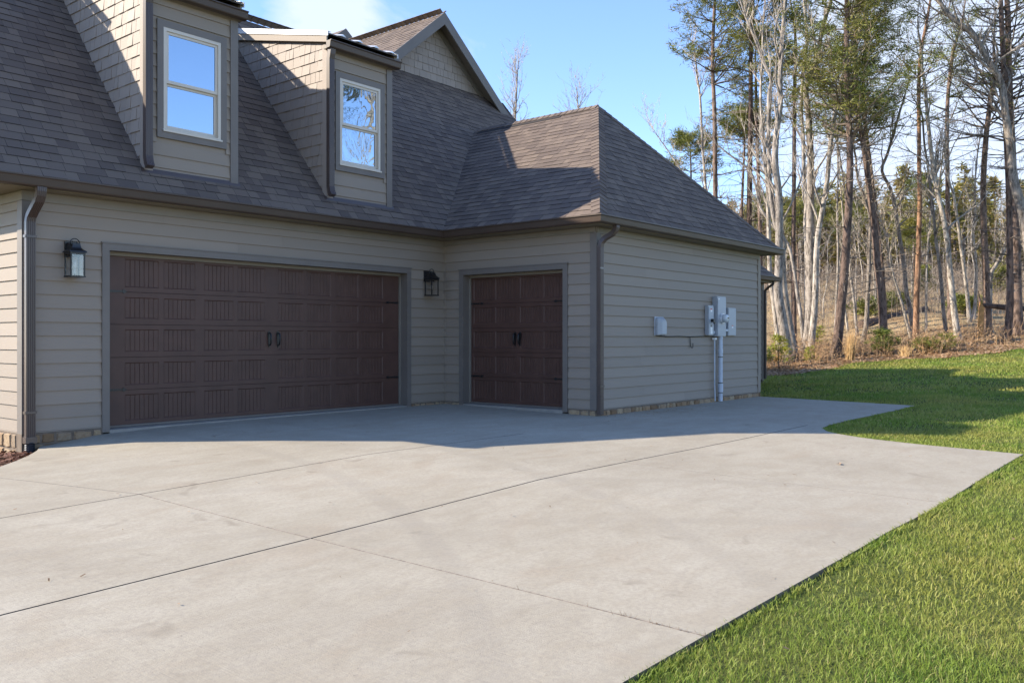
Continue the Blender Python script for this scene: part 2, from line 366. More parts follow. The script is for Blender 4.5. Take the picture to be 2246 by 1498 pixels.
# downspouts: ribbed rectangular pipe
def spout(path,w=.085,dep=.062,ribs=5,axis=(1,0,0),parent=house,straps=(),mat='spout',boot=None):
    """sweep of a ribbed rectangle; axis = the wall's direction"""
    ax=Vector(axis).normalized(); mb=MB(); P=[Vector(p) for p in path]; k=len(P)
    prof=[]
    for i in range(ribs*2+1):
        x=-w/2+w*i/(ribs*2); prof.append((x,dep/2-(.0 if i%2==0 else .006)))
    prof+=[(w/2,-dep/2),(-w/2,-dep/2)]
    rings=[]
    for i in range(k):
        d=(P[min(i+1,k-1)]-P[max(i-1,0)]).normalized(); out=d.cross(ax); 
        out=out.normalized() if out.length>1e-6 else Vector((0,-1,0))
        a2=(ax-d*ax.dot(d)).normalized()
        rings.append([P[i]+a2*x+out*y for x,y in prof])
    for i in range(k-1):
        for j in range(len(prof)):
            j2=(j+1)%len(prof); mb.poly((rings[i][j],rings[i][j2],rings[i+1][j2],rings[i+1][j]),.5)
    mb.poly(rings[0],.5); mb.poly(list(reversed(rings[-1])),.5)
    o=mb.build('downspout',M[mat],parent)
    if parent is house:
        for z in straps:
            q=P[-1]; s=MB(); s.box((q.x-w/2-.012,q.y-dep/2-.006,z),(q.x+w/2+.012,q.y+dep/2,z+.028)); s.build('strap',M[mat],o)
    return o
d1=spout([(-6.735,-.325,2.745),(-6.735,-.325,2.70),(-6.735,-.315,2.655),(-6.738,-.28,2.60),(-6.745,-.16,2.50),(-6.75,-.10,2.44),(-6.755,-.085,2.38),(-6.755,-.085,1.2),(-6.755,-.085,-.06)],w=.10,straps=(2.2,.23))
s=MB(); s.box((-6.815,-.13,-.10),(-6.695,-.03,-.03)); s.build('adapter',M['spout'],d1)
s=MB(); s.tube([(-6.755,-.085,-.09-.012*i) for i in range(13)],[.05+.006*(i%2) for i in range(13)],10); s.build('corrugated_drain',M['black'],d1)
spout([(.10,-3.43,2.745),(.10,-3.43,2.715),(.095,-3.42,2.675),(.07,-3.38,2.62),(.02,-3.27,2.55),(.0,-3.225,2.49),(-.004,-3.215,2.42),(-.004,-3.215,1.2),(-.004,-3.215,-.06)],w=.085,straps=(2.1,.35))

# garage doors
def garage_door(o,ux,n,W,label,cols,half_gap,seed):
    """o: lower left corner of the opening on the wall plane, n points out of the wall"""
    o=Vector(o); ux=Vector(ux); n=Vector(n); rec=-.155
    root=bpy.data.objects.new('garage_door',None); COL.objects.link(root); root.parent=house; root.location=o; root['label']=label
    P=lambda u,z,out=0: ux*u+n*(rec+out)+Vector((0,0,z))
    panels=MB(); zs=[.0,.432,.838,1.245,1.650,2.135]
    pans=[(.048,.373),(.490,.771),(.905,1.186),(1.320,1.586),(1.712,2.062)]
    # flat field split round the recessed panels
    for i in range(5):
        a,b=zs[i]+.003,zs[i+1]-.003; pa,pb=pans[i]; t=.5
        def quad(u0,u1,z0,z1,o0=0,o1=0): panels.poly((P(u0,z0,o0),P(u1,z0,o0),P(u1,z1,o1),P(u0,z1,o1)),t)
        quad(-.02,W+.02,a,pa); quad(-.02,W+.02,pb,b)
        panels.poly((P(-.02,b,0),P(W+.02,b,0),P(W+.02,zs[i+1]+.003,-.012),P(-.02,zs[i+1]+.003,-.012)),t)
        xs=[-.02]
        for (u0,u1) in cols: xs+= [u0,u1]
        xs.append(W+.02)
        for k in range(0,len(xs),2): quad(xs[k],xs[k+1],pa,pb)
        for (u0,u1) in cols:
            e=.011; dpt=-.010
            I=[(u0+e,pa+e),(u1-e,pa+e),(u1-e,pb-e),(u0+e,pb-e)]; O=[(u0,pa),(u1,pa),(u1,pb),(u0,pb)]
            for q in range(4):
                r=(q+1)%4; panels.poly((P(*O[q]),P(*O[r]),P(*I[r],dpt),P(*I[q],dpt)),t)
            ng=7; w=(u1-u0-2*e)/ng; g=.0045
            x=u0+e
            for q in range(ng):
                xa=x+q*w; xb=xa+w
                s0=xa+(g if q>0 else 0); s1=xb-(g if q<ng-1 else 0)
                panels.poly((P(s0,pa+e,dpt),P(s1,pa+e,dpt),P(s1,pb-e,dpt),P(s0,pb-e,dpt)),t)
                if q<ng-1:
                    panels.poly((P(s1,pa+e,dpt),P(xb,pa+e,dpt-.006),P(xb,pb-e,dpt-.006),P(s1,pb-e,dpt)),t)
                    panels.poly((P(xb,pa+e,dpt-.006),P(xb+g,pa+e,dpt),P(xb+g,pb-e,dpt),P(xb,pb-e,dpt-.006)),t)
    panels.build('door_panel',M['door'],root)
    # strap hinges and pulls
    for side in (0,1):
        for z in (.437,1.655):
            h=MB(); s=1 if side==0 else -1; u0=.012 if side==0 else W-.012
            A=[(0,-.016),(.235,-.009),(.245,-.024),(.262,-.020),(.29,0),(.262,.020),(.245,.024),(.235,.009),(0,.016)]
            pts=[(u0+s*x,z+y) for x,y in A]
            if s<0: pts.reverse()
            h.prism([P(x,y,.001) for x,y in pts],[P(x,y,.011) for x,y in pts])
            for bx in (.03,.12,.21): h.tube([P(u0+s*bx,z,.010),P(u0+s*bx,z,.016)],.006,6)
            h.build('strap_hinge',M['black'],root)
    for s in (-1,1):
        h=MB(); u=W/2+s*half_gap; zc=1.06
        pl=[(-.010,-.105),(0,-.125),(.010,-.105),(.009,-.07),(.022,.02),(.026,.07),(.018,.105),(0,.12),(-.018,.105),(-.026,.07),(-.022,.02),(-.009,-.07)]
        h.prism([P(u+x,zc+y,.001) for x,y in pl],[P(u+x,zc+y,.008) for x,y in pl])
        h.tube([P(u,zc+.085,.006),P(u,zc+.088,.03),P(u,zc+.065,.048),P(u,zc,.055),P(u,zc-.065,.046),P(u,zc-.088,.028),P(u,zc-.085,.006)],[.009,.010,.013,.014,.011,.009,.008],8)
        h.build('pull_handle',M['black'],root,smooth=True)
    sw=MB(); q=[P(0,-.022,.012),P(W,-.022,.012),P(W,.0,.012),P(0,.0,.012)]; q2=[P(0,-.022,-.02),P(W,-.022,-.02),P(W,.0,-.02),P(0,.0,-.02)]
    sw.prism(q,q2); sw.build('weather_strip',M['trim'],root)
    # sill
    sl=MB(); f=lambda u,z,out: ux*u+n*out+Vector((0,0,z))
    sl.prism([f(0,-.12,.03),f(W,-.12,.03),f(W,-.030,.03),f(0,-.030,.03)],[f(0,-.12,-.3),f(W,-.12,-.3),f(W,-.022,-.3),f(0,-.022,-.3)]); sl.build('concrete_sill',M['sealer'],root)
    # casing and jambs
    tr=MB(); cw=.090; ct=.082
    def bx(u0,u1,z0,z1,o0,o1):
        tr.prism([f(u0,z0,o0),f(u1,z0,o0),f(u1,z1,o0),f(u0,z1,o0)],[f(u0,z0,o1),f(u1,z0,o1),f(u1,z1,o1),f(u0,z1,o1)],.5)
    bx(-cw,0,-.055,HD,.032,-.02); bx(W,W+cw,-.055,HD,.032,-.02); bx(-cw,W+cw,HD,HD+ct,.034,-.02)
    bx(-cw-.012,W+cw+.012,HD+ct,HD+ct+.014,.044,-.01)
    bx(-.03,0,-.03,HD,-.021,rec-.03); bx(W,W+.03,-.03,HD,-.021,rec-.03); bx(-.03,W+.03,HD,HD+.03,-.021,rec-.03)
    tr.build('door_casing',M['trim'],root)
    st=MB()
    def bs(u0,u1,z0,z1,o0,o1):
        st.prism([f(u0,z0,o0),f(u1,z0,o0),f(u1,z1,o0),f(u0,z1,o0)],[f(u0,z0,o1),f(u1,z0,o1),f(u1,z1,o1),f(u0,z1,o1)],.5)
    bs(.001,.028,-.02,HD-.03,rec+.035,rec+.006); bs(W-.028,W-.001,-.02,HD-.03,rec+.035,rec+.006); bs(.001,W-.001,HD-.045,HD-.001,rec+.035,rec+.006)
    st.build('door_stop',M['frieze'],root)
    bk=MB(); bk.poly([P(-.05,-.1,-.06),P(W+.05,-.1,-.06),P(W+.05,2.2,-.06),P(-.05,2.2,-.06)],.5); bk.build('door_backing',M['deck'],root)
    return root
WA=AO[1]-AO[0]
ca=[]; 
for g in (.279,1.365,2.538,3.59):
    ca+= [(g,g+.448),(g+.513,g+.961)]
garage_door((AO[0],0,0),(1,0,0),(0,-1,0),WA,'wide brown double garage door',ca,.075,1)
WB=BO[1]-BO[0]
cbp=[(.075,.075+.435),(.56,.995),(1.085,1.52),(1.568,2.003)]
garage_door((0,BO[1],0),(0,-1,0),(-1,0,0),WB,'narrow dark brown single garage door',cbp,.05,2)

# ------------------------------------------------------------------ roofs
def shingles(mb,to3,poly,course=.142,w=(.11,.27),th=.010,gap=.0015,rnd=None,lip=True,off=0.0):
    """cover a convex outline (in roof-plane metres) with single shingles"""
    rnd=rnd or random.Random(5); us=[p[0] for p in poly]; vs=[p[1] for p in poly]
    v=min(vs)-off; 
    while v<max(vs):
        u=min(us)-rnd.uniform(0,.3)
        while u<max(us):
            ww=rnd.uniform(*w); t=th*rnd.choice((.55,1.0)); tn=rnd.random()
            tile=[(u+gap,v),(u+ww-gap,v),(u+ww-gap,v+course+.004),(u+gap,v+course+.004)]
            c=clip(tile,poly)
            if len(c)>2:
                H=lambda q: .0015+t*(1-(q[1]-v)/(course+.004))
                mb.poly([to3(q[0],q[1],H(q)) for q in c],tn)
                for i in range(len(c)):
                    p,q=c[i],c[(i+1)%len(c)]
                    if abs(p[1]-v)<1e-6 and abs(q[1]-v)<1e-6 or (abs(p[0]-q[0])<1e-6 and (abs(p[0]-tile[0][0])<1e-6 or abs(p[0]-tile[1][0])<1e-6)):
                        mb.poly([to3(p[0],p[1],0),to3(q[0],q[1],0),to3(q[0],q[1],H(q)),to3(p[0],p[1],H(p))],tn,1)
            u+=ww
        v+=course
def plane(o,ux,upv):
    o=Vector(o); ux=Vector(ux).normalized(); upv=Vector(upv).normalized(); n=ux.cross(upv)
    f=lambda u,v,h=0: o+ux*u+upv*v+n*h
    def inv(p): d=Vector(p)-o; return (d.dot(ux),d.dot(upv))
    return f,inv
def roof(name,o,ux,upv,pieces,parent=house,deck_t=.03,seed=1,mat='roof',**kw):
    f,inv=plane(o,ux,upv); mb=MB(); rnd=random.Random(seed)
    for pc in pieces:
        q=[inv(p) for p in pc]
        ar=sum(q[i][0]*q[(i+1)%len(q)][1]-q[(i+1)%len(q)][0]*q[i][1] for i in range(len(q)))
        if ar<0: q.reverse()
        shingles(mb,f,q,rnd=random.Random(seed*7+len(pc)),**kw)
    n=len(mb.v)
    o_=mb.build(name,[M[mat],M['deck']],parent)
    dk=MB()
    for pc in pieces:
        q=[inv(p) for p in pc]; dk.poly([f(a,b,-.002) for a,b in q],.5); dk.poly([f(a,b,-deck_t) for a,b in reversed(q)],.5)
        for i in range(len(q)):
            a,b=q[i],q[(i+1)%len(q)]; dk.poly([f(*a,-.002),f(*b,-.002),f(*b,-deck_t),f(*a,-deck_t)],.5)
    d=dk.build('roof_deck',M['deck'],parent=o_)
    return o_
mA=1.17; EA=-.285; zA=lambda y: 2.87+mA*(y-EA)
mB=.8; XE=-.33; XR=2.88; ZR=2.87+mB*(XR-XE); YP=-1.23; YV=EA+(ZR-2.87)/mA
YRI=2.95; ZRI=zA(YRI)
LX=-7.25; RX=5.06
aP=lambda x,y:(x,y,zA(y))
roof('roof_slope',(0,EA,2.87),(1,0,0),(0,1,mA),[[aP(LX,EA),aP(XE,EA),aP(XR,YV),aP(XR,YRI),aP(LX,YRI)],[aP(XR,YV),aP(5.30,YV),aP(4.87,YRI),aP(XR,YRI)]],seed=3)
bP=lambda x,y:(x,y,2.87+mB*(x-XE))
roof('roof_slope',(XE,EA,2.87),(0,-1,0),(1,0,mB),[[bP(XE,EA),bP(XE,-3.42),bP(XR,YP),bP(XR,YV)]],seed=4)
mC=(ZR-2.87)/(YP+3.42); cP=lambda x,y:(x,y,2.87+mC*(y+3.42)); XD=2*XR-XE
roof('roof_slope',(0,-3.42,2.87),(1,0,0),(0,1,mC),[[cP(XE,-3.42),cP(XD,-3.42),cP(XR,YP)]],seed=5)
m=MB(); dP=lambda x,y:(x,y,2.87+mB*(XD-x)); m.poly([dP(XD,-3.42),dP(XD,3.2),dP(XR,3.2),dP(XR,YP)]); 
rr=2.87
m.poly([(LX,YRI,ZRI),(5.06,YRI,ZRI),(5.06,7.2,3.4),(LX,7.2,3.4)]); m.poly([(5.05,1.9,5.4),(5.05,YRI,ZRI),(5.05,7.2,3.4),(5.05,7.2,2.0),(5.05,1.9,2.0)]); m.poly([(LX,7.2,3.4),(5.06,7.2,3.4),(5.06,8.9,3.1),(LX,8.9,3.1)])
m.build('rear_roof',M['roof'],house)
# valley flashing line and hip / ridge caps
def caps(name,a,b,n1,n2,w=.13,step=.14,seed=2):
    a=Vector(a); b=Vector(b); d=(b-a); Ln=d.length; d.normalize(); mb=MB(); rnd=random.Random(seed)
    n1=Vector(n1).normalized(); n2=Vector(n2).normalized(); s1=d.cross(n1); s2=n2.cross(d)
    k=int(Ln/step)
    for i in range(k):
        p=a+d*(i*step); q=p+d*(step+.03); tn=rnd.random(); up=(n1+n2).normalized()
        for s,n in ((s1,n1),(s2,n2)):
            h0,h1=.024,.012
            A=[p+up*h0,q+up*h1,q+s*w+n*h1*.9,p+s*w+n*h0*.9]; mb.poly(A,tn)
            mb.poly([p+up*.0,p+up*h0,p+s*w+n*h0*.9,p+s*w],tn); mb.poly([p+s*w,p+s*w+n*h0*.9,q+s*w+n*h1*.9,q+s*w],tn)
    return mb.build(name,M['roof'],house)
nA=(0,-mA,1); nB=(-mB,0,1); nC=(0,-mC,1); nD=(mB,0,1)
caps('hip_cap',(XE,-3.42,2.87),(XR,YP,ZR),nC,nB,seed=3); caps('hip_cap',(XD,-3.42,2.87),(XR,YP,ZR),nD,nC,seed=4)
caps('ridge_cap',(XR,YP,ZR+.012),(XR,YV-.1,ZR+.012),nD,nB,seed=5)
caps('ridge_cap',(-7.2,YRI,ZRI),(1.0,YRI,ZRI),(0,1,1),nA,seed=6)
# low ridge vent on the wing
m=MB(); m.prism([(XR-.16,y,z) for y,z in ()] or [(XR-.17,1.7,ZR-.118),(XR,1.7,ZR+.018),(XR+.17,1.7,ZR-.118),(XR,1.7,ZR-.06)],[(XR-.17,-.45,ZR-.118),(XR,-.45,ZR+.018),(XR+.17,-.45,ZR-.118),(XR,-.45,ZR-.06)]); m.build('ridge_vent',M['deck'],house)
# rake board and eave return at the left end of the main roof
m=MB()
for (x0,x1) in ((LX-.03,LX),): m.prism([(x0,EA-.02,2.70),(x0,EA-.02,2.89),(x0,YRI,ZRI+.02),(x0,YRI,ZRI-.18)],[(x1,EA-.02,2.70),(x1,EA-.02,2.89),(x1,YRI,ZRI+.02),(x1,YRI,ZRI-.18)])
m.prism([(LX,YRI,ZRI-.18),(LX,YRI,ZRI+.02),(LX,7.2,3.42),(LX,7.2,3.2)],[(LX-.03,YRI,ZRI-.18),(LX-.03,YRI,ZRI+.02),(LX-.03,7.2,3.42),(LX-.03,7.2,3.2)])
m.build('rake_board',M['trim'],house)
m=MB(); m.prism([(LX-.031,-.30,2.885),(LX+.05,-.30,2.885),(LX+.0,.6,3.55),(LX-.031,.6,3.55)],[(LX-.031,-.30,2.90),(LX+.05,-.30,2.90),(LX+.0,.6,3.57),(LX-.031,.6,3.57)]); m.build('rake_flashing',M['flash'],house)

# big front gable on the main ridge
GX=2.72; GZ0=8.06; GS=.83; YF=2.65
gl=lambda x,y:(x,y,GZ0-GS*(GX-x)); gr=lambda x,y:(x,y,GZ0-GS*(x-GX))
roof('roof_slope',(GX,YF,GZ0),(0,-1,0),(1,0,GS),[[gl(1.0,9.0),gl(1.0,YF+.30),gl(GX,YF+.02),gl(GX,9.0)],[gl(1.0,YF+.30),gl(1.02,YF),gl(GX,YF),gl(GX,YF+.02)]],seed=8,off=0.03)
m=MB(); m.poly([gr(GX,YF),gr(5.0,YF),gr(5.0,9),gr(GX,9)]); m.poly([(GX,YF+.02,GZ0-.03),(5.0,YF+.02,GZ0-GS*2.28-.03),(5.0,9,GZ0-GS*2.28-.03),(GX,9,GZ0-.03)]); m.build('gable_roof_far_slope',M['deck'],house)
caps('ridge_cap',(GX,YF+.02,GZ0-.012),(GX,9,GZ0-.012),nB,nD,seed=9)
m=MB(); rb=.20
for s,xe in ((-1,1.03),(1,4.92)):
    zt=GZ0+.01; ze=GZ0+.01-GS*abs(xe-GX)
    m.prism([(GX,YF-.035,zt-.01-rb*1.25),(GX,YF-.035,zt),(xe,YF-.035,ze),(xe,YF-.035,ze-rb*1.25)],[(GX,YF,zt-.01-rb*1.25),(GX,YF,zt),(xe,YF,ze),(xe,YF,ze-rb*1.25)])
m.build('rake_board',M['trim'],house)
m=MB()
for s,xe in ((-1,.9),(1,4.75)):
    zt=GZ0-.06; ze=GZ0-.06-GS*abs(xe-GX)
    m.poly([(GX,YF+.001,zt),(xe,YF+.001,ze),(xe,YRI,ze),(GX,YRI,zt)])
m.build('rake_soffit',M['frieze'],house)
m=MB()
for s,xe in ((-1,.9),(1,4.70)):
    zt=GZ0-.10; ze=zt-GS*abs(xe-GX)
    m.prism([(GX,YRI-.03,zt-.13),(GX,YRI-.03,zt),(xe,YRI-.03,ze),(xe,YRI-.03,ze-.13)],[(GX,YRI,zt-.13),(GX,YRI,zt),(xe,YRI,ze),(xe,YRI,ze-.13)])
m.build('rake_frieze',M['frieze'],house)
f,inv=plane((GX-2,YRI,ZRI),(1,0,0),(0,0,1)); mb=MB()
shingles(mb,f,[inv(p) for p in ((1.0,YRI,ZRI),(4.5,YRI,ZRI),(GX,YRI,GZ0-.08))],course=.158,w=(.09,.20),th=.014,gap=.003,rnd=random.Random(12))
mb.poly([(.9,YRI+.002,ZRI-.1),(4.8,YRI+.002,ZRI-.1),(GX,YRI+.002,GZ0-.05)]); mb.build('gable_wall',M['cheek'],house)
# higher gable farther back
hx,hz,hy=4.03,9.16,7.5
m=MB()
for s,xe in ((-1,2.2),(1,6.2)):
    ze=hz-.78*abs(xe-hx)
    m.poly([(hx,hy,hz),(xe,hy,ze),(xe,13,ze),(hx,13,hz)],.4 if s<0 else .1)
m.build('rear_gable_roof',M['roof'],house)
m=MB()
for s,xe in ((-1,2.2),(1,6.2)):
    ze=hz-.78*abs(xe-hx); m.prism([(hx,hy-.03,hz-.24),(hx,hy-.03,hz+.01),(xe,hy-.03,ze+.01),(xe,hy-.03,ze-.22)],[(hx,hy,hz-.24),(hx,hy,hz+.01),(xe,hy,ze+.01),(xe,hy,ze-.22)])
m.poly([(2.3,hy+.2,7.7),(6.1,hy+.2,7.7),(hx,hy+.2,hz-.1)]); m.poly([(2.3,hy+.2,7.75),(6.1,hy+.2,7.75),(6.1,hy+.2,3),(2.3,hy+.2,3)]); m.poly([(6.1,hy+.2,7.7),(6.1,13,7.7),(6.1,13,0),(6.1,hy+.2,0)])
m.build('rear_gable_trim',M['trim'],house)

# ------------------------------------------------------------------ dormers and their windows
def dormer(x0,x1,label):
    YD=-.03; zb=zA(YD); d=bpy.data.objects.new('dormer',None); COL.objects.link(d); d.parent=house; d.location=((x0+x1)/2,YD,zb); d['label']=label
    bpy.context.view_layer.update(); inv_=Vector(((x0+x1)/2,YD,zb))
    class Off(MB):
        def build(s,name,mat,parent=None,smooth=False):
            s.v=[tuple(Vector(p)-inv_) for p in s.v]; return MB.build(s,name,mat,parent,smooth)
    topz=lambda y: 5.64+.2415*y
    # front wall with lap siding
    m=Off(); z=zb-.02; k=0
    wx=(x0+x1)/2-.005; wa,wb,wc,wd=wx-.49,wx+.49,3.605,5.09
    phase=4.963-31*.158
    z=zb+.03; rnd=random.Random(int(x0*10)); zz=[zb+.0]; q=phase
    while q<5.47:
        if q>zb+.03: zz.append(q)
        q+=.158
    zz.append(5.50)
    for a,b in zip(zz[:-1],zz[1:]):
        segs=[(x0,x1)]
        if b>wc+.01 and a<wd-.01: segs=[(x0,wa),(wb,x1)]
        for s,e in segs:
            t=rnd.random(); m.poly([(s,YD-.018,a),(e,YD-.018,a),(e,YD-.003,b),(s,YD-.003,b)],t); m.poly([(s,YD,a),(e,YD,a),(e,YD-.018,a),(s,YD-.018,a)],t)
    for (p,q,a,b) in ((x0,wa+.02,zb-.1,5.52),(wb-.02,x1,zb-.1,5.52),(wa+.02,wb-.02,zb-.1,wc+.02),(wa+.02,wb-.02,wd-.02,5.52)): m.poly([(p,YD,a),(q,YD,a),(q,YD,b),(p,YD,b)],.5)
    m.build('lap_siding_front',M['siding'],d)
    m=Off(); m.box((x0,YD-.025,5.36),(x1,YD-.001,5.49)); m.build('frieze_board',M['frieze'],d)
    m=Off(); m.box((x1-.095,YD-.03,zb-.03),(x1+.02,YD,5.40)); m.box((x1,YD,zb+.0),(x1+.02,YD+.09,5.40)); m.build('corner_board',M['trim'],d)
    m=Off(); m.box((x0-.02,YD-.03,zb-.03),(x0+.09,YD,5.40)); m.box((x0-.02,YD,zb),(x0,YD+.085,5.46)); m.build('corner_board',M['cheek'],d)
    # shingled cheeks
    for side,x in ((-1,x0),(1,x1)):
        yq=(5.60-2.87+mA*EA)/(mA-.2415); yq=(5.64-.12-2.87+mA*EA)/(mA-.2415)
        if side<0: f,iv=plane((x,YD+.085,zb),(0,-1,0),(0,0,1))
        else: f,iv=plane((x,YD,zb),(0,1,0),(0,0,1))
        tri=[(x,YD+.085,zA(YD+.085)-.02),(x,YD+.085,topz(0)-.15),(x,yq,topz(yq)-.12)]
        q=[iv(p) for p in tri]; ar=sum(q[i][0]*q[(i+1)%3][1]-q[(i+1)%3][0]*q[i][1] for i in range(3))
        if ar<0: q.reverse()
        mb=Off(); shingles(mb,f,q,course=.158,w=(.09,.21),th=.015,gap=.003,rnd=random.Random(int(x*100)),off=.05)
        mb.poly([(x+.002*-side,YD,zA(YD)-.1),(x+.002*-side,YD,topz(0)-.05),(x+.002*-side,2.75,topz(2.75)-.05)],.5)
        mb.build('shingle_cheek',M['cheek'],d)
    # low shed roof
    xa,xb=x0-.09,x1+.06; ye=(5.64-2.87+mA*EA)/(mA-.2415)+.03; yf=-.145
    m=Off(); m.prism([(xa+.012,yf,topz(yf)-.03),(xa+.012,yf,topz(yf)-.012),(xa+.012,ye,topz(ye)-.012),(xa+.012,ye,topz(ye)-.03)],[(xb-.012,yf,topz(yf)-.03),(xb-.012,yf,topz(yf)-.012),(xb-.012,ye,topz(ye)-.012),(xb-.012,ye,topz(ye)-.03)]); 
    rf=m.build('metal_roof',M['ribmetal'],d)
    for k in range(4):
        xr=xa+.28+k*.33; r=Off(); r.prism([(xr-.06,yf-.03,topz(yf)-.012),(xr,yf-.03,topz(yf)+.02),(xr+.06,yf-.03,topz(yf)-.012)],[(xr-.06,ye,topz(ye)-.012),(xr,ye,topz(ye)+.02),(xr+.06,ye,topz(ye)-.012)]); r.build('roof_rib',M['flash'],d)
    for xs,s in ((xa,1),(xb,-1)):
        m=Off(); e=.012*s
        m.prism([(xs,yf-.01,topz(yf)-.060),(xs,yf-.01,topz(yf)),(xs,ye,topz(ye)),(xs,ye,topz(ye)-.085)],[(xs+e,yf-.01,topz(yf)-.060),(xs+e,yf-.01,topz(yf)),(xs+e,ye,topz(ye)),(xs+e,ye,topz(ye)-.085)]); 
        m.prism([(xs,yf-.01,topz(yf)+.001),(xs+e*6,yf-.01,topz(yf)+.001),(xs+e*6,ye,topz(ye)+.001),(xs,ye,topz(ye)+.001)],[(xs,yf-.01,topz(yf)+.006),(xs+e*6,yf-.01,topz(yf)+.006),(xs+e*6,ye,topz(ye)+.006),(xs,ye,topz(ye)+.006)])
        m.build('edge_flashing',M['flash'],d)
        m=Off(); xf=xs+.016*s
        m.prism([(xf,YD-.08,topz(YD)-.17),(xf,YD-.08,topz(YD)-.05),(xf,ye,topz(ye)-.075),(xf,ye,topz(ye)-.19)],[(xf+.025*s,YD-.08,topz(YD)-.17),(xf+.025*s,YD-.08,topz(YD)-.05),(xf+.025*s,ye,topz(ye)-.075),(xf+.025*s,ye,topz(ye)-.19)]); m.build('rake_board',M['siding'],d)
        m=Off(); a_,b_=sorted((xf+.025*s,(x0 if s>0 else x1))); m.prism([(a_,YD-.08,topz(YD)-.165),(b_,YD-.08,topz(YD)-.165),(b_,ye,topz(ye)-.185),(a_,ye,topz(ye)-.185)],[(a_,YD-.08,topz(YD)-.15),(b_,YD-.08,topz(YD)-.15),(b_,ye,topz(ye)-.17),(a_,ye,topz(ye)-.17)]); m.build('soffit',M['soffit'],d)
    g=gutter((xa+.01-inv_.x,YD-.08-inv_.y),(xb+.02-inv_.x,YD-.08-inv_.y),(0,-1),5.485-inv_.z,0,0,parent=d,sc=.95)
    m=Off(); m.box((xa+.02,YD-.08,5.37),(xb,YD-.0,5.42)); m.build('soffit',M['soffit'],d)
    # downspout straight down the front corner
    sx=x0-.003; P=[(sx,YD-.115,5.37),(sx,YD-.105,5.30),(sx,YD-.085,5.22),(sx,YD-.085,4.0),(sx,YD-.085,3.33),(sx,YD-.105,3.245),(sx,YD-.135,3.19)]
    spout([tuple(Vector(p)-inv_) for p in P],w=.095,dep=.07,parent=d)
    m=Off(); m.prism([(x0-.06,YD-.045,zA(YD-.045)+.010),(x1+.05,YD-.045,zA(YD-.045)+.010),(x1+.05,YD-.02,zA(YD-.02)+.012),(x0-.06,YD-.02,zA(YD-.02)+.012)],[(x0-.06,YD-.045,zA(YD-.045)+.016),(x1+.05,YD-.045,zA(YD-.045)+.016),(x1+.05,YD-.020,zb+.022),(x0-.06,YD-.020,zb+.022)]); m.build('step_flashing',M['spout'],d)
    return d,(wa,wb,wc,wd),YD
def window(W,YD,label,gl):
    wa,wb,wc,wd=W; root=bpy.data.objects.new('window',None); COL.objects.link(root); root.parent=house; c=Vector(((wa+wb)/2,YD,(wc+wd)/2)); root.location=c; root['label']=label
    class Off(MB):
        def build(s,name,mat,parent=None,smooth=False):
            s.v=[tuple(Vector(p)-c) for p in s.v]; return MB.build(s,name,mat,parent,smooth)
    def ring(m,a,b,z0,z1,wl,wt,wbm,y0,y1):
        m.box((a,y0,z0),(a+wl,y1,z1)); m.box((b-wl,y0,z0),(b,y1,z1)); m.box((a+wl,y0,z1-wt),(b-wl,y1,z1)); m.box((a+wl,y0,z0),(b-wl,y1,z0+wbm))
    m=Off(); ring(m,wa,wb,wc,wd,.083,.083,.083,YD-.034,YD-.001); m.build('casing',M['trim'],root)
    a,b,z0,z1=wa+.084,wb-.084,wc+.084,wd-.084
    m=Off(); ring(m,a,b,z0,z1,.042,.042,.042,YD-.030,YD+.07); m.box((a-.012,YD-.05,z0-.002),(b+.012,YD-.031,z0+.022)); m.build('frame',M['vinyl'],root)
    zm=(z0+z1)/2; zm=z0+.64
    m=Off(); ring(m,a+.043,b-.043,zm-.02,z1-.043,.034,.034,.040,YD-.014,YD+.012); m.build('sash',M['vinyl'],root)
    m=Off(); m.box((a+.076,YD-.004,zm+.018),(b-.076,YD-.001,z1-.076)); m.build('pane',M[gl],root)
    m=Off(); ring(m,a+.043,b-.043,z0+.043,zm-.0205,.034,.03,.045,YD+.014,YD+.04); m.build('sash',M['vinyl'],root)
    m=Off(); m.box((a+.076,YD+.024,z0+.087),(b-.076,YD+.027,zm-.050)); m.build('pane',M[gl],root)
    m=Off(); m.poly([(wa,YD+.08,wc),(wb,YD+.08,wc),(wb,YD+.08,wd),(wa,YD+.08,wd)]); m.build('room_dark',M['deck'],root)
d_,W1,yd=dormer(-5.385,-4.10,'shed dormer whose roof is cut by the top of the frame'); window(W1,yd,'double hung window reflecting plain blue sky','glass')
d_,W2,yd=dormer(-2.55,-1.285,'shed dormer with a bright metal roof edge in full view'); window(W2,yd,'double hung window with wavy reflections of trees','glasswavy')

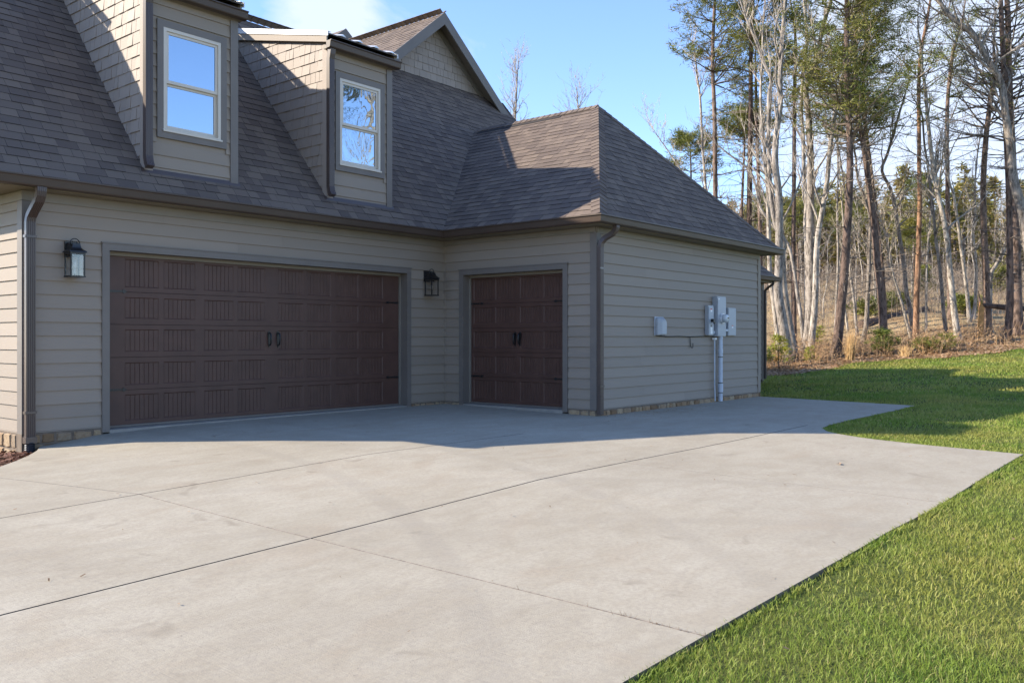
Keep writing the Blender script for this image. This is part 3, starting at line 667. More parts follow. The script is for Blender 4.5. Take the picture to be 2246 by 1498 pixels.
# low rear wing past the garage wing
XW,YW=10.83,-1.0
siding('siding_wall',(XC1+.03,YW,0),(1,0,0),(0,-1,0),XW-XC1-.03,2.50)
m=MB(); m.box((XW-.09,YW-.03,-.02),(XW+.02,YW,2.49)); m.build('corner_board',M['siding'],house)
m=MB(); m.poly([(XW,YW,-.4),(XW,8.9,-.4),(XW,8.9,2.6),(XW,YW,2.6)]); m.build('siding_wall',M['siding'],house)
m=MB(); m.box((XC1+.03,YW-.22,2.50),(XW+.22,8.9,2.56)); m.build('soffit',M['soffit'],house)
ex,ey,ez=XW+.27,YW-.27,2.66
roof('roof_slope',(XC1,ey,ez),(1,0,0),(0,1,1.0),[[(XC1+.3,ey,ez),(ex,ey,ez),(ex-1.6,ey+1.6,ez+1.6),(XC1+.3,ey+1.6,ez+1.6)]],seed=21)
m=MB(); m.poly([(ex,ey,ez),(ex,8.9,ez),(ex-1.6,8.9,ez+1.6),(ex-1.6,ey+1.6,ez+1.6)]); m.poly([(ex-1.6,ey+1.6,ez+1.6),(ex-1.6,8.9,ez+1.6),(XC1,8.9,ez+1.6),(XC1,ey+1.6,ez+1.6)]); m.build('rear_roof',M['roof'],house)
gutter((XC1+.3,ey+.03),(ex-.03,ey+.03),(0,-1),ez-.005,0,1); gutter((ex-.03,ey+.03),(ex-.03,6),(1,0),ez-.005,-1,0)
spout([(XW-.02,YW-.30,2.54),(XW-.02,YW-.29,2.47),(XW-.03,YW-.16,2.38),(XW-.03,YW-.08,2.30),(XW-.03,YW-.08,1),(XW-.03,YW-.08,.02)],w=.06,dep=.05,straps=(2.0,))

# ------------------------------------------------------------------ things on the walls
def lantern(x,label):
    r=empty('wall_lantern',(x,-.014,1.78),label,'wall lamp','black lanterns beside the garage doors')
    y0,y1,h=-.045,-.205,.08
    m=MB(); m.box((-.065,-.02,.24),(.065,0,.42)); m.tube([(0,-.01,.36),(0,-.06,.37),(0,-.125,.36)],.012,6); m.box((-.05,-.14,.235),(.05,-.02,.40)); m.build('wall_bracket',M['black'],r)
    yc=-.125; f=MB(); q=.075
    for sx in (-1,1):
        for sy in (-1,1): f.box((sx*q-.007,yc+sy*q-.007,0),(sx*q+.007,yc+sy*q+.007,.275))
    f.box((-q-.012,yc-q-.012,0),(q+.012,yc+q+.012,.016)); f.box((-q-.010,yc-q-.010,.262),(q+.010,yc+q+.010,.285)); f.build('lantern_frame',M['black'],r)
    c=MB(); prof=[(.098,.285),(.094,.300),(.070,.318),(.052,.340),(.046,.365),(.044,.385)]
    for (a,za),(b,zb_) in zip(prof[:-1],prof[1:]):
        for (p,q2) in (((-1,-1),(1,-1)),((1,-1),(1,1)),((1,1),(-1,1)),((-1,1),(-1,-1))): c.poly([(p[0]*a,yc+p[1]*a,za),(q2[0]*a,yc+q2[1]*a,za),(q2[0]*b,yc+q2[1]*b,zb_),(p[0]*b,yc+p[1]*b,zb_)],.5)
    c.tube([(0,yc,.383),(0,yc,.408)],.030,10); c.build('lantern_cap',M['black'],r)
    g=MB(); g.tube([(math.cos(a)*.058,yc,.385+math.sin(a)*.062) for a in np.linspace(-.25,math.pi+.25,15)],.0055,6); g.build('carry_ring',M['black'],r,smooth=True)
    p=MB()
    for (a,b) in (((-.07,yc-.0745,.016),(.07,yc-.0735,.262)),((-.0745,yc-.07,.016),(-.0735,yc+.07,.262)),((.0735,yc-.07,.016),(.0745,yc+.07,.262))): p.box(a,b)
    p.build('glass_pane',M['lampglass'],r)
    b=MB(); b.tube([(0,yc,.016),(0,yc,.10)],.011,8); b.tube([(0,yc,.10),(0,yc,.115),(0,yc,.15),(0,yc,.175),(0,yc,.19)],[.010,.017,.021,.014,.003],8); b.build('bulb',M['bulb'],r,smooth=True)
    return r
lantern(-6.285,'black wall lantern at the far left, beside the downspout and the wide garage door')
lantern(-.452,'black wall lantern in the inner corner between the two garage doors')
YC=YB1-.014
em=empty('electric_meter_panel',(3.9,YC,1.106),'grey electric meter cabinet with round glass meter and side breaker boxes','electric meter')
o_=Vector((3.9,YC,1.106))
def rb(name,a,b,mat,parent=em,bev=.006):
    bm=bmesh.new(); bmesh.ops.create_cube(bm,size=1); a=Vector(a)-o_; b=Vector(b)-o_; c=(a+b)/2; s=b-a
    for v in bm.verts: v.co=Vector((v.co.x*abs(s.x),v.co.y*abs(s.y),v.co.z*abs(s.z)))+c
    bmesh.ops.bevel(bm,geom=bm.edges[:],offset=bev,segments=2,affect='EDGES')
    me=bpy.data.meshes.new(name); bm.to_mesh(me); bm.free(); me.materials.append(M[mat]); o=bpy.data.objects.new(name,me); COL.objects.link(o); o.parent=parent; return o
mainb=rb('meter_cabinet',(3.715,-3.253,1.106),(4.065,YC,1.832),'greybox')
rb('cabinet_cover',(3.725,-3.260,1.115),(4.055,-3.2535,1.80),'greybox',mainb,.003)
lb=rb('disconnect_box',(3.425,-3.222,1.128),(3.635,YC,1.662),'greybox'); rb('box_cover',(3.432,-3.229,1.135),(3.628,-3.2225,1.64),'greybox',lb,.003)
rbx=rb('breaker_box',(4.255,-3.200,1.121),(4.590,YC,1.640),'greybox'); rb('box_cover',(4.262,-3.207,1.13),(4.583,-3.2005,1.632),'greybox',rbx,.003)
rb('warning_label',(3.497,-3.2315,1.585),(3.563,-3.2295,1.605),'label_red',lb,.0004); rb('warning_label',(3.497,-3.2315,1.545),(3.563,-3.2295,1.583),'label_white',lb,.0004); rb('rating_label',(3.495,-3.2315,1.15),(3.575,-3.2295,1.27),'label_white',lb,.0004)
rb('warning_label',(4.40,-3.2092,1.30),(4.46,-3.2075,1.315),'label_red',rbx,.0004); rb('warning_label',(4.40,-3.2092,1.262),(4.46,-3.2075,1.298),'label_white',rbx,.0004)
rb('maker_label',(3.735,-3.2625,1.775),(3.80,-3.2606,1.792),'label_white',mainb,.0004)
rb('switch_handle',(3.505,-3.285,1.36),(3.555,-3.2295,1.42),'black',lb,.006); rb('switch_lever',(3.52,-3.30,1.33),(3.575,-3.27,1.36),'black',lb,.005); rb('breaker_slot',(3.505,-3.2345,1.285),(3.55,-3.2295,1.31),'black',lb,.002)
m=MB(); c0=Vector((3.895,-3.26,1.432))-o_
m.tube([c0,c0+Vector((0,-.03,0))],.092,24); m.build('meter_collar',M['flash'],em,smooth=False)
m=MB(); m.tube([c0+Vector((0,-.03,0)),c0+Vector((0,-.09,0)),c0+Vector((0,-.112,0)),c0+Vector((0,-.12,0))],[.078,.076,.062,.03],24); mo=m.build('meter_dome',M['meterglass'],em,smooth=True)
m=MB(); m.box(c0+Vector((-.03,-.1235,-.005)),c0+Vector((.03,-.1205,.022))); m.build('meter_display',M['black'],mo)
m=MB(); pz=[0,.30,.301,.36,.361,.72,.721,.75,.751,1.02,1.021,1.14]; 
m.tube([(0,-.075,-.0),(0,-.075,-1.18)],.038,14)
for z,hh,rr_ in ((-.16,.02,.043),(-.235,.07,.045),(-.33,.02,.043),(-.72,.012,.043),(-.86,.16,.046),(-.02,.02,.045)): m.tube([(0,-.075,z),(0,-.075,z-hh)],rr_,14)
m.build('conduit',M['pvc'],em)
m=MB()
for z in (-.37,-.84,-1.02): m.tube([(0,-.075,z),(0,-.075,z-.012)],.0475,14)
m.build('conduit_band',M['black'],em)
m=MB(); m.tube([(-.185,-.05,-.03),(-.185,-.05,-.10),(-.185,-.05,-.9),(-.165,-.05,-1.17)],.012,8); m.build('ground_conduit',M['pvc'],em)
rb('conduit_hub',(3.68,-3.23,1.045),(3.755,-3.165,1.08),'label_white'); rb('connector',(3.635,-3.215,1.16),(3.714,-3.17,1.205),'pvc')
for q in (1.20,1.42): rb('nipple',(4.065,-3.21,q),(4.256,-3.17,q+.04),'pvc')
# cable service cover
ub=empty('utility_box',(1.8,YC,1.125),'small rounded grey utility cover on the side wall, left of the meter','utility box')
bm=bmesh.new(); 
outl=[(-.135,0),(.125,0),(.135,.22),(.105,.275),(.04,.297),(-.09,.292),(-.125,.27),(-.135,.22)]
back=[bm.verts.new((x,0,z)) for x,z in outl]; mid=[bm.verts.new((x,-.055,z)) for x,z in outl]; fr=[bm.verts.new((x*.60+.02,-.105,z*.80+.012)) for x,z in outl]
for A,B in ((back,mid),(mid,fr)):
    for i in range(len(outl)): j=(i+1)%len(outl); bm.faces.new((A[i],A[j],B[j],B[i]))
bm.faces.new(fr); bm.normal_update(); bmesh.ops.recalc_face_normals(bm,faces=bm.faces[:]); bmesh.ops.bevel(bm,geom=bm.edges[:],offset=.008,segments=2,affect='EDGES')
me=bpy.data.meshes.new('cover'); bm.to_mesh(me); bm.free(); me.materials.append(M['greybox']); o=bpy.data.objects.new('cover',me); COL.objects.link(o); o.parent=ub
m=MB(); m.box((-.14,-.012,-.006),(.14,0,.30)); m.build('backplate',M['pvc'],ub)
m=MB(); m.tube([(1.70,YC-.01,1.115),(2.1,YC-.012,1.102),(2.5,YC-.012,1.106),(2.86,YC-.012,1.098),(3.4,YC-.012,1.108),(3.75,YC-.012,1.10)],.0075,5); m.tube([(2.86,YC-.012,1.098),(2.865,YC-.014,1.02),(2.87,YC-.018,.93),(2.90,YC-.03,.905),(2.935,YC-.03,.93),(2.94,YC-.026,.99)],.0075,5)
tag(m.build('cable',M['black']),'thin black cable along the side wall with a loose hooked end','cable')
# ------------------------------------------------------------------ terrain
def ss(a,b,t):
    t=(t-a)/(b-a); t=0 if t<0 else 1 if t>1 else t
    return t*t*(3-2*t)
CX,CY,CZ=-10.878,-10.512,1.078
YAW=R(39.6212); FX,FY=math.cos(YAW),math.sin(YAW)
def zdrive(x,y):
    z=-.045+.013*y
    if x<-5: z-=.03*(-5-x)
    if x<-5.9: z-=.06*ss(-5.9,-6.7,x)*ss(-2.2,0,y)
    return max(z,-.75)
def zland(x,y):
    d=(x-CX)*FX+(y-CY)*FY; r=(x-CX)*FY-(y-CY)*FX
    z=-.070+.013*min(max(y,-12),0)-.03*min(max(-5-x,0),12)
    if x<-6.3 and y>-3: z-=.28*ss(-6.3,-6.9,x)*ss(-3,-2.2,y)
    rr=min(max(r-7.25,-12),10)
    z+=ss(11,26,d)*(.04+.088*rr)
    s=.065+.05*ss(10,24,r); e=max(d-25.5,0); e2=max(d-60,0); e3=max(d-150,0)
    z+=s*(e-e2*.35-e3*.6)
    z+=ss(26,34,d)*.12*math.sin(.55*r+.3*d)*math.sin(.31*d-.2*r)
    return z
W2=lambda d,r:(CX+d*FX+r*FY, CY+d*FY-r*FX)
def edge_d(r): return 25.2+1.4*ss(7,11,r)+.25*math.sin(1.3*r)+.12*math.sin(3.7*r+1)
def grid(name,mat,ds,rs,dfun,kind='structure'):
    m=MB(); n=len(rs)
    for i in range(len(ds)):
        for r in rs:
            d=dfun(i,r); x,y=W2(d,r); m.v.append((x,y,zland(x,y)))
    for i in range(len(ds)-1):
        for j in range(n-1):
            a=i*n+j; m.f.append((a,a+n,a+n+1,a+1)); m.t.append(.5); m.m.append(0)
    o=m.build(name,M[mat],smooth=True); tag(o,kind=kind); return o
rs=[-70,-50,-35,-25,-18]+[x*.5 for x in range(-30,81)]+[44,50,60,80,110]
K=60
grid('lawn','lawn',range(K+1),rs,lambda i,r: -35+(edge_d(r)+35)*(1-(1-i/K)**1.6))
K2=80
grid('forest_floor','forest',range(K2+1),rs,lambda i,r: edge_d(r)+(320-edge_d(r))*(i/K2)**2.2)

# driveway: one slab, cut on a grid so that it can follow the fall of the ground
outline=[(-6.60,-.01),(-6.64,-.06),(-6.78,-.34),(-7.02,-.72),(-7.30,-1.10),(-7.62,-1.48),(-8.1,-1.95),(-8.8,-2.4),(-10,-2.75),(-12,-2.9),(-22,-2.9),
 (-22,-8.62),(-8,-8.69),(-7.3,-8.715),(-5.6,-8.77),(-4,-8.80),(-.22,-8.75)]
crv=[(-.22,-8.75),(-.12,-7.75),(.02,-7.15),(.12,-6.9),(.28,-6.62),(.48,-6.40),(.78,-6.24),(1.2,-6.17),(2.0,-6.13),(5.72,-6.10)]
outline+=crv[1:]+[(5.72,-3.10),(.05,-3.10),(.05,.05),(-6.55,.05)]
bm=bmesh.new(); f=bm.faces.new([bm.verts.new((x,y,0)) for x,y in outline])
def cut(co,no): bmesh.ops.bisect_plane(bm,geom=bm.verts[:]+bm.edges[:]+bm.faces[:],plane_co=co,plane_no=no,dist=1e-5)
x=-21.5
while x<5.7: cut((x,0,0),(1,0,0)); x+=.5
y=-8.5
while y<0: cut((0,y,0),(0,1,0)); y+=.5
JX=[(-7.385,-8.9,-3.76,.0065),(-3.70,-8.9,-5.95,.0045),(-11.6,-8.9,-2,.0065)]; JY=[(-5.955,-22,1.0,.0085),(-3.76,-22,-2.6,.0065)]
for jx,a,b,w in JX:
    for o_ in (-w,0,w): cut((jx+o_,0,0),(1,0,0))
for jy,a,b,w in JY:
    for o_ in (-w,0,w): cut((0,jy+o_,0),(0,1,0))
OB0=Vector((-7.385,-3.76,0)); OBD=Vector((-.415,1.63,0)).normalized(); OBN=Vector((OBD.y,-OBD.x,0))
for o_ in (-.0055,0,.0055): cut(OB0+OBN*o_,OBN)
bm.faces.ensure_lookup_table()
for fc in bm.faces:
    c=fc.calc_center_median(); fc.material_index=0; fc.smooth=False
    for jx,a,b,w in JX:
        if abs(c.x-jx)<w and a<c.y<b: fc.material_index=2
    for jy,a,b,w in JY:
        if abs(c.y-jy)<w and a<c.x<b: fc.material_index=1
    if abs((c-OB0).dot(OBN))<.0055 and (c-OB0).dot(OBD)>0: fc.material_index=2
for v in bm.verts:
    x,y=v.co.x,v.co.y; z=zdrive(x,y)+.006*math.sin(1.1*x)*math.sin(.9*y)
    for jx,a,b,w in JX:
        if abs(x-jx)<1e-4 and a<y<b: z-=.005
    for jy,a,b,w in JY:
        if abs(y-jy)<1e-4 and a<x<b: z-=.014
    v.co.z=z
be=[e for e in bm.edges if len(e.link_faces)==1]
ret=bmesh.ops.extrude_edge_only(bm,edges=be)
for v in ret['geom']:
    if isinstance(v,bmesh.types.BMVert): v.co.z-=.13
for fc in bm.faces:
    if abs(fc.normal.z)<.3: fc.material_index=3
me=bpy.data.meshes.new('driveway'); bm.to_mesh(me); bm.free()
for q in ('concrete','joint','joint_pale','slabside'): me.materials.append(M[q])
o=bpy.data.objects.new('driveway',me); COL.objects.link(o); tag(o,kind='structure')

# mulch bed at the left corner of the house
m=MB(); bx=[(-6.60,.1),(-6.66,-.1),(-6.80,-.36),(-7.04,-.74),(-7.32,-1.12),(-7.64,-1.50),(-8.12,-1.97),(-8.8,-2.42),(-9.4,-2.55),(-9.4,6),(-6.75,6)]
bm=bmesh.new(); bm.faces.new([bm.verts.new((x,y,0)) for x,y in bx])
for k in range(1,30): cut((-9.4+k*.1,0,0),(1,0,0))
for k in range(0,40): cut((0,-2.6+k*.12,0),(0,1,0))
def zbed(x,y): return zdrive(min(x,-6.6),min(y,0))-.025-.07*ss(-.8,.6,y)-.10*ss(.3,2.5,y)+.012*math.sin(9*x+3*y)*math.sin(7*y)
for v in bm.verts: v.co.z=zbed(v.co.x,v.co.y)
me=bpy.data.meshes.new('mulch_bed'); bm.to_mesh(me); bm.free(); me.materials.append(M['mulch_bed']); o=bpy.data.objects.new('mulch_bed',me); COL.objects.link(o); tag(o,kind='structure')
rnd=random.Random(31); m=MB()
def inside(pt,poly):
    x,y=pt; c=False
    for i in range(len(poly)):
        (x0,y0),(x1,y1)=poly[i],poly[i-1]
        if (y0>y)!=(y1>y) and x<(x1-x0)*(y-y0)/(y1-y0)+x0: c=not c
    return c
for _ in range(5200):
    x=rnd.uniform(-9.2,-6.6); y=rnd.uniform(-2.5,2.2)
    if not inside((x,y),bx) or (x>-6.83 and y>-.03): continue
    a=rnd.uniform(0,6.3); l=rnd.uniform(.015,.05); w=rnd.uniform(.006,.015); z=zbed(x,y)+rnd.uniform(.004,.03); t=rnd.uniform(-.5,.5)
    u=Vector((math.cos(a),math.sin(a),t))*l; q=Vector((-math.sin(a),math.cos(a),rnd.uniform(-.6,.6)))*w; c=Vector((x,y,z))
    m.poly([c-u-q,c+u-q,c+u+q,c-u+q])
tag(m.build('mulch',M['chips']),kind='stuff')

# a few crumbs and dry leaves lying on the concrete
rnd=random.Random(77)
leafspots=[(-2.35,-7.55,.055,'small orange-brown leaf on the sunny concrete near the far right corner'),(-9.05,-7.6,.02,None),(-8.95,-7.0,.018,None)]
def leaf(x,y,s,rot,zf=zdrive):
    m=MB(); pts=[]
    for k,(u,v) in enumerate(((-1,0),(-.5,.45),(.1,.5),(.6,.3),(1.05,0),(.6,-.35),(.0,-.5),(-.55,-.4))):
        c,s_=math.cos(rot),math.sin(rot); px=(u*c-v*.7*s_)*s; py=(u*s_+v*.7*c)*s; pts.append((px,py,.004+.25*s*abs(v)))
    n=len(pts)
    for i in range(n): m.poly([(0,0,.004),pts[i],pts[(i+1)%n]],.75)
    o=m.build('dry_leaf',M['leaves']); o.location=(x,y,zf(x,y)+.008); return o
tag(leaf(*leafspots[0][:3],.4),leafspots[0][3],'leaf')
m=MB()
for _ in range(340):
    if rnd.random()<.45: x=rnd.gauss(1.2,.9); y=-3.2-abs(rnd.gauss(0,.35))
    else: x=rnd.uniform(-11,5); y=rnd.uniform(-8.7,-.2)
    if not inside((x,y),outline) or inside((x,y),[(0,0),(0,-3.14),(6,-3.14),(6,0)]): continue
    s=rnd.uniform(.003,.009); a=rnd.uniform(0,6.3); c=Vector((x,y,zdrive(x,y)+.011)); u=Vector((math.cos(a),math.sin(a),.2))*s*rnd.uniform(1,2.4); w=Vector((-math.sin(a),math.cos(a),.3))*s*.5
    m.poly([c-u-w,c+u-w,c+u+w,c-u+w],rnd.uniform(0,.4))
for _ in range(46):   # weeds in the tooled joint near the slab edge
    y=-8.74+abs(rnd.gauss(0,.32)); x=-7.385+rnd.gauss(0,.008); z=zdrive(x,y)-.005; h=rnd.uniform(.012,.038); a=rnd.uniform(0,6.3)
    m.poly([(x-.003,y,z),(x+.003,y,z),(x+math.cos(a)*h*.6,y+math.sin(a)*h*.6,z+h)],.1)
tag(m.build('driveway_debris',M['brush']),kind='stuff')

# ------------------------------------------------------------------ grass blades
rng=np.random.default_rng(5)
out_np=np.array(outline)
def inside_np(X,Y,poly):
    c=np.zeros(len(X),bool); n=len(poly)
    for i in range(n):
        x0,y0=poly[i]; x1,y1=poly[i-1]
        if y0==y1: continue
        c^=((y0>Y)!=(y1>Y))&(X<(x1-x0)*(Y-y0)/(y1-y0)+x0)
    return c
V=[];T=[];Fq=[];Ft=[]; base=0
def blades(d0,d1,q0,q1,dens,h,w,lean):
    global base
    A=.5*(q1-q0)*(d1*d1-d0*d0); n=int(A*dens)
    d=np.sqrt(rng.uniform(d0*d0,d1*d1,n)); q=rng.uniform(q0,q1,n); r=q*d
    X=CX+d*FX+r*FY; Y=CY+d*FY-r*FX
    E=np.array([edge_d(a) for a in r])
    k=(d<E-rng.exponential(.12,n))&~inside_np(X,Y,outline)&~((X>-6.8)&(X<10.85)&(Y>-1)&(Y<9))&~((X>-6.8)&(X<5.78)&(Y>-3.15)&(Y<9))
    # thin out by tuft noise
    tn=np.sin(X*2.1+np.sin(Y*1.7)*1.3)*np.sin(Y*2.6+np.sin(X*1.1)*1.7)
    k&=rng.uniform(0,1,n)<(.78+.34*tn-.25*np.clip(np.sin(X*3.7+Y)*np.sin(Y*4.1-X*.6)-.55,0,1))
    X,Y,tn,d=X[k],Y[k],tn[k],d[k]; n=len(X)
    Z=np.array([zland(a,b) for a,b in zip(X,Y)])
    hh=h*rng.uniform(.55,1.25,n)*(1+.22*tn); a=rng.uniform(0,2*np.pi,n); ww=w*rng.uniform(.7,1.3,n)
    ln=lean*rng.uniform(.2,1.3,n)*hh; la=rng.uniform(0,2*np.pi,n)
    ca,sa=np.cos(a)*ww,np.sin(a)*ww; lx,ly=np.cos(la)*ln,np.sin(la)*ln
    P=np.stack([np.stack([X-ca,Y-sa,Z-.005],1),np.stack([X+ca,Y+sa,Z-.005],1),np.stack([X+ca*.75+lx*.45,Y+sa*.75+ly*.45,Z+hh*.62],1),np.stack([X-ca*.75+lx*.45,Y-sa*.75+ly*.45,Z+hh*.62],1),np.stack([X+lx,Y+ly,Z+hh*.97],1)],1)
    V.append(P.reshape(-1,3)); i=base+np.arange(n)*5
    Fq.append(np.stack([i,i+1,i+2,i+3],1)); Ft.append(np.stack([i+3,i+2,i+4],1))
    patch=.5+.28*np.sin(X*.9+2*np.sin(Y*.5))*np.sin(Y*1.1+.7)
    fine=.5+.5*np.sin(X*5.3+2*np.sin(Y*3.1))*np.sin(Y*4.7+np.sin(X*6.1)); tt=np.clip(patch*.42+fine*.28+rng.normal(.12,.2,n),0,.86); dry=rng.uniform(0,1,n)<(.05+.10*np.clip(np.sin(X*1.3+np.sin(Y*2.2)*2)*np.sin(Y*1.7+np.sin(X*.7)),0,1)); tt[dry]=rng.uniform(.9,1,dry.sum()); T.append(tt); base+=5*n
blades(.6,4.2,-.2,1.5,8000,.031,.0018,1.1)
blades(4.2,7.5,.0,1.1,5000,.031,.0026,1.1)
blades(7.5,12,.1,.95,2300,.034,.0042,1.0)
blades(12,18,.2,.85,1000,.042,.0070,1.0)
blades(18,27.5,.2,.82,480,.048,.011,1.0)
def edge_tufts(p,q,dens,h0,h1):
    global base
    p=np.array(p); q=np.array(q); Ln=np.hypot(*(q-p)); n=int(Ln*dens); t=rng.uniform(0,1,n); nr=np.array([(q-p)[1],-(q-p)[0]])/Ln
    clump=np.clip(.6+.6*np.sin(t*Ln*7.3)*np.sin(t*Ln*2.9+1),.1,1.1); k=rng.uniform(0,1,n)<clump; t=t[k]; n=len(t)
    off=rng.uniform(.004,.05,n); X=p[0]+(q-p)[0]*t+nr[0]*off; Y=p[1]+(q-p)[1]*t+nr[1]*off
    d=(X-CX)*FX+(Y-CY)*FY; Z=np.array([zland(a,b) for a,b in zip(X,Y)]); hh=rng.uniform(h0,h1,n); a=rng.uniform(0,6.28,n); ww=.0011+.00042*d; la=rng.uniform(0,6.28,n); ln=hh*rng.uniform(.3,1.2,n)
    ca,sa=np.cos(a)*ww,np.sin(a)*ww; lx,ly=np.cos(la)*ln,np.sin(la)*ln
    P=np.stack([np.stack([X-ca,Y-sa,Z-.005],1),np.stack([X+ca,Y+sa,Z-.005],1),np.stack([X+ca*.75+lx*.45,Y+sa*.75+ly*.45,Z+hh*.62],1),np.stack([X-ca*.75+lx*.45,Y-sa*.75+ly*.45,Z+hh*.62],1),np.stack([X+lx,Y+ly,Z+hh*.97],1)],1)
    V.append(P.reshape(-1,3)); i=base+np.arange(n)*5; Fq.append(np.stack([i,i+1,i+2,i+3],1)); Ft.append(np.stack([i+3,i+2,i+4],1)); T.append(np.clip(rng.normal(.35,.2,n),0,.85)); base+=5*n
for pq in zip(outline[11:],outline[12:]):
    (x0,y0),(x1,y1)=pq
    if x0<-12.5 or (y0>-3.2): continue
    edge_tufts(pq[0],pq[1],520 if x0<-3 else 260,.024,.046)
V=np.concatenate(V); Fq=np.concatenate(Fq); Ft=np.concatenate(Ft); T=np.concatenate(T)
me=bpy.data.meshes.new('grass'); nq,nt_=len(Fq),len(Ft)
me.vertices.add(len(V)); me.vertices.foreach_set('co',V.astype(np.float32).ravel())
me.loops.add(nq*4+nt_*3); me.loops.foreach_set('vertex_index',np.concatenate([Fq.ravel(),Ft.ravel()]).astype(np.int32))
me.polygons.add(nq+nt_); me.polygons.foreach_set('loop_start',np.concatenate([np.arange(nq)*4,nq*4+np.arange(nt_)*3]).astype(np.int32))
me.update(calc_edges=True); me.materials.append(M['grass'])
at=me.attributes.new('tone','FLOAT','FACE'); at.data.foreach_set('value',np.concatenate([T,T]).astype(np.float32))
o=bpy.data.objects.new('grass',me); COL.objects.link(o); tag(o,kind='stuff')

# ------------------------------------------------------------------ trees
def smooth_path(P,k=3):
    P=[Vector(p) for p in P]; out=[]
    for i in range(len(P)-1):
        a,b,c,d=P[max(i-1,0)],P[i],P[i+1],P[min(i+2,len(P)-1)]
        for j in range(k):
            t=j/k; out.append(.5*((2*b)+(c-a)*t+(2*a-5*b+4*c-d)*t*t+(3*b-a-3*c+d)*t**3))
    out.append(P[-1]); return out
def rdir(rnd,el0,el1,az=None):
    a=rnd.uniform(0,6.283) if az is None else az; e=R(rnd.uniform(el0,el1)); return Vector((math.cos(a)*math.cos(e),math.sin(a)*math.cos(e),math.sin(e)))
def limb(mb,p,d,Ln,r,rnd,n=5,segs=5,lift=.12,jit=.16,r1=.25):
    pts=[p]; rr=[r]; d=d.normalized()
    for i in range(segs):
        d=(d+Vector((rnd.gauss(0,jit),rnd.gauss(0,jit),rnd.gauss(0,jit*.7)+lift))).normalized(); pts.append(pts[-1]+d*(Ln/segs)); rr.append(r*(1-(1-r1)*(i+1)/segs))
    mb.tube(pts,rr,n,cap=False); return pts,rr
def needle_clump(mb,c,size,rnd,n=16,ax=None,flat=.6,w=.022):
    for _ in range(n):
        d=rdir(rnd,-35,80); d.z*=flat; 
        if ax: d=(d+ax*.8)
        d.normalize(); l=size*rnd.uniform(.6,1.1); s=d.cross(Vector((rnd.gauss(0,1),rnd.gauss(0,1),rnd.gauss(0,1)))).normalized()*(size*w*rnd.uniform(1.5,3.5))
        b=c+Vector((rnd.gauss(0,.35),rnd.gauss(0,.35),rnd.gauss(0,.22)))*size
        mb.poly([b-s,b+s,b+d*l])
def twigs(mb,pts,rr,rnd,n,Ln,depth,el=(10,65)):
    for _ in range(n):
        i=rnd.randint(max(1,len(pts)//3),len(pts)-1); p=pts[i]; base_d=(pts[i]-pts[i-1]).normalized()
        d=(base_d*.8+rdir(rnd,*el)*.9).normalized(); L_=Ln*rnd.uniform(.5,1.1)
        q,r2=limb(mb,p,d,L_,max(rr[i]*.6,.0065),rnd,n=3,segs=4,lift=.06,jit=.2,r1=.35)
        if depth>0: twigs(mb,q,r2,rnd,3,L_*.5,depth-1,el)
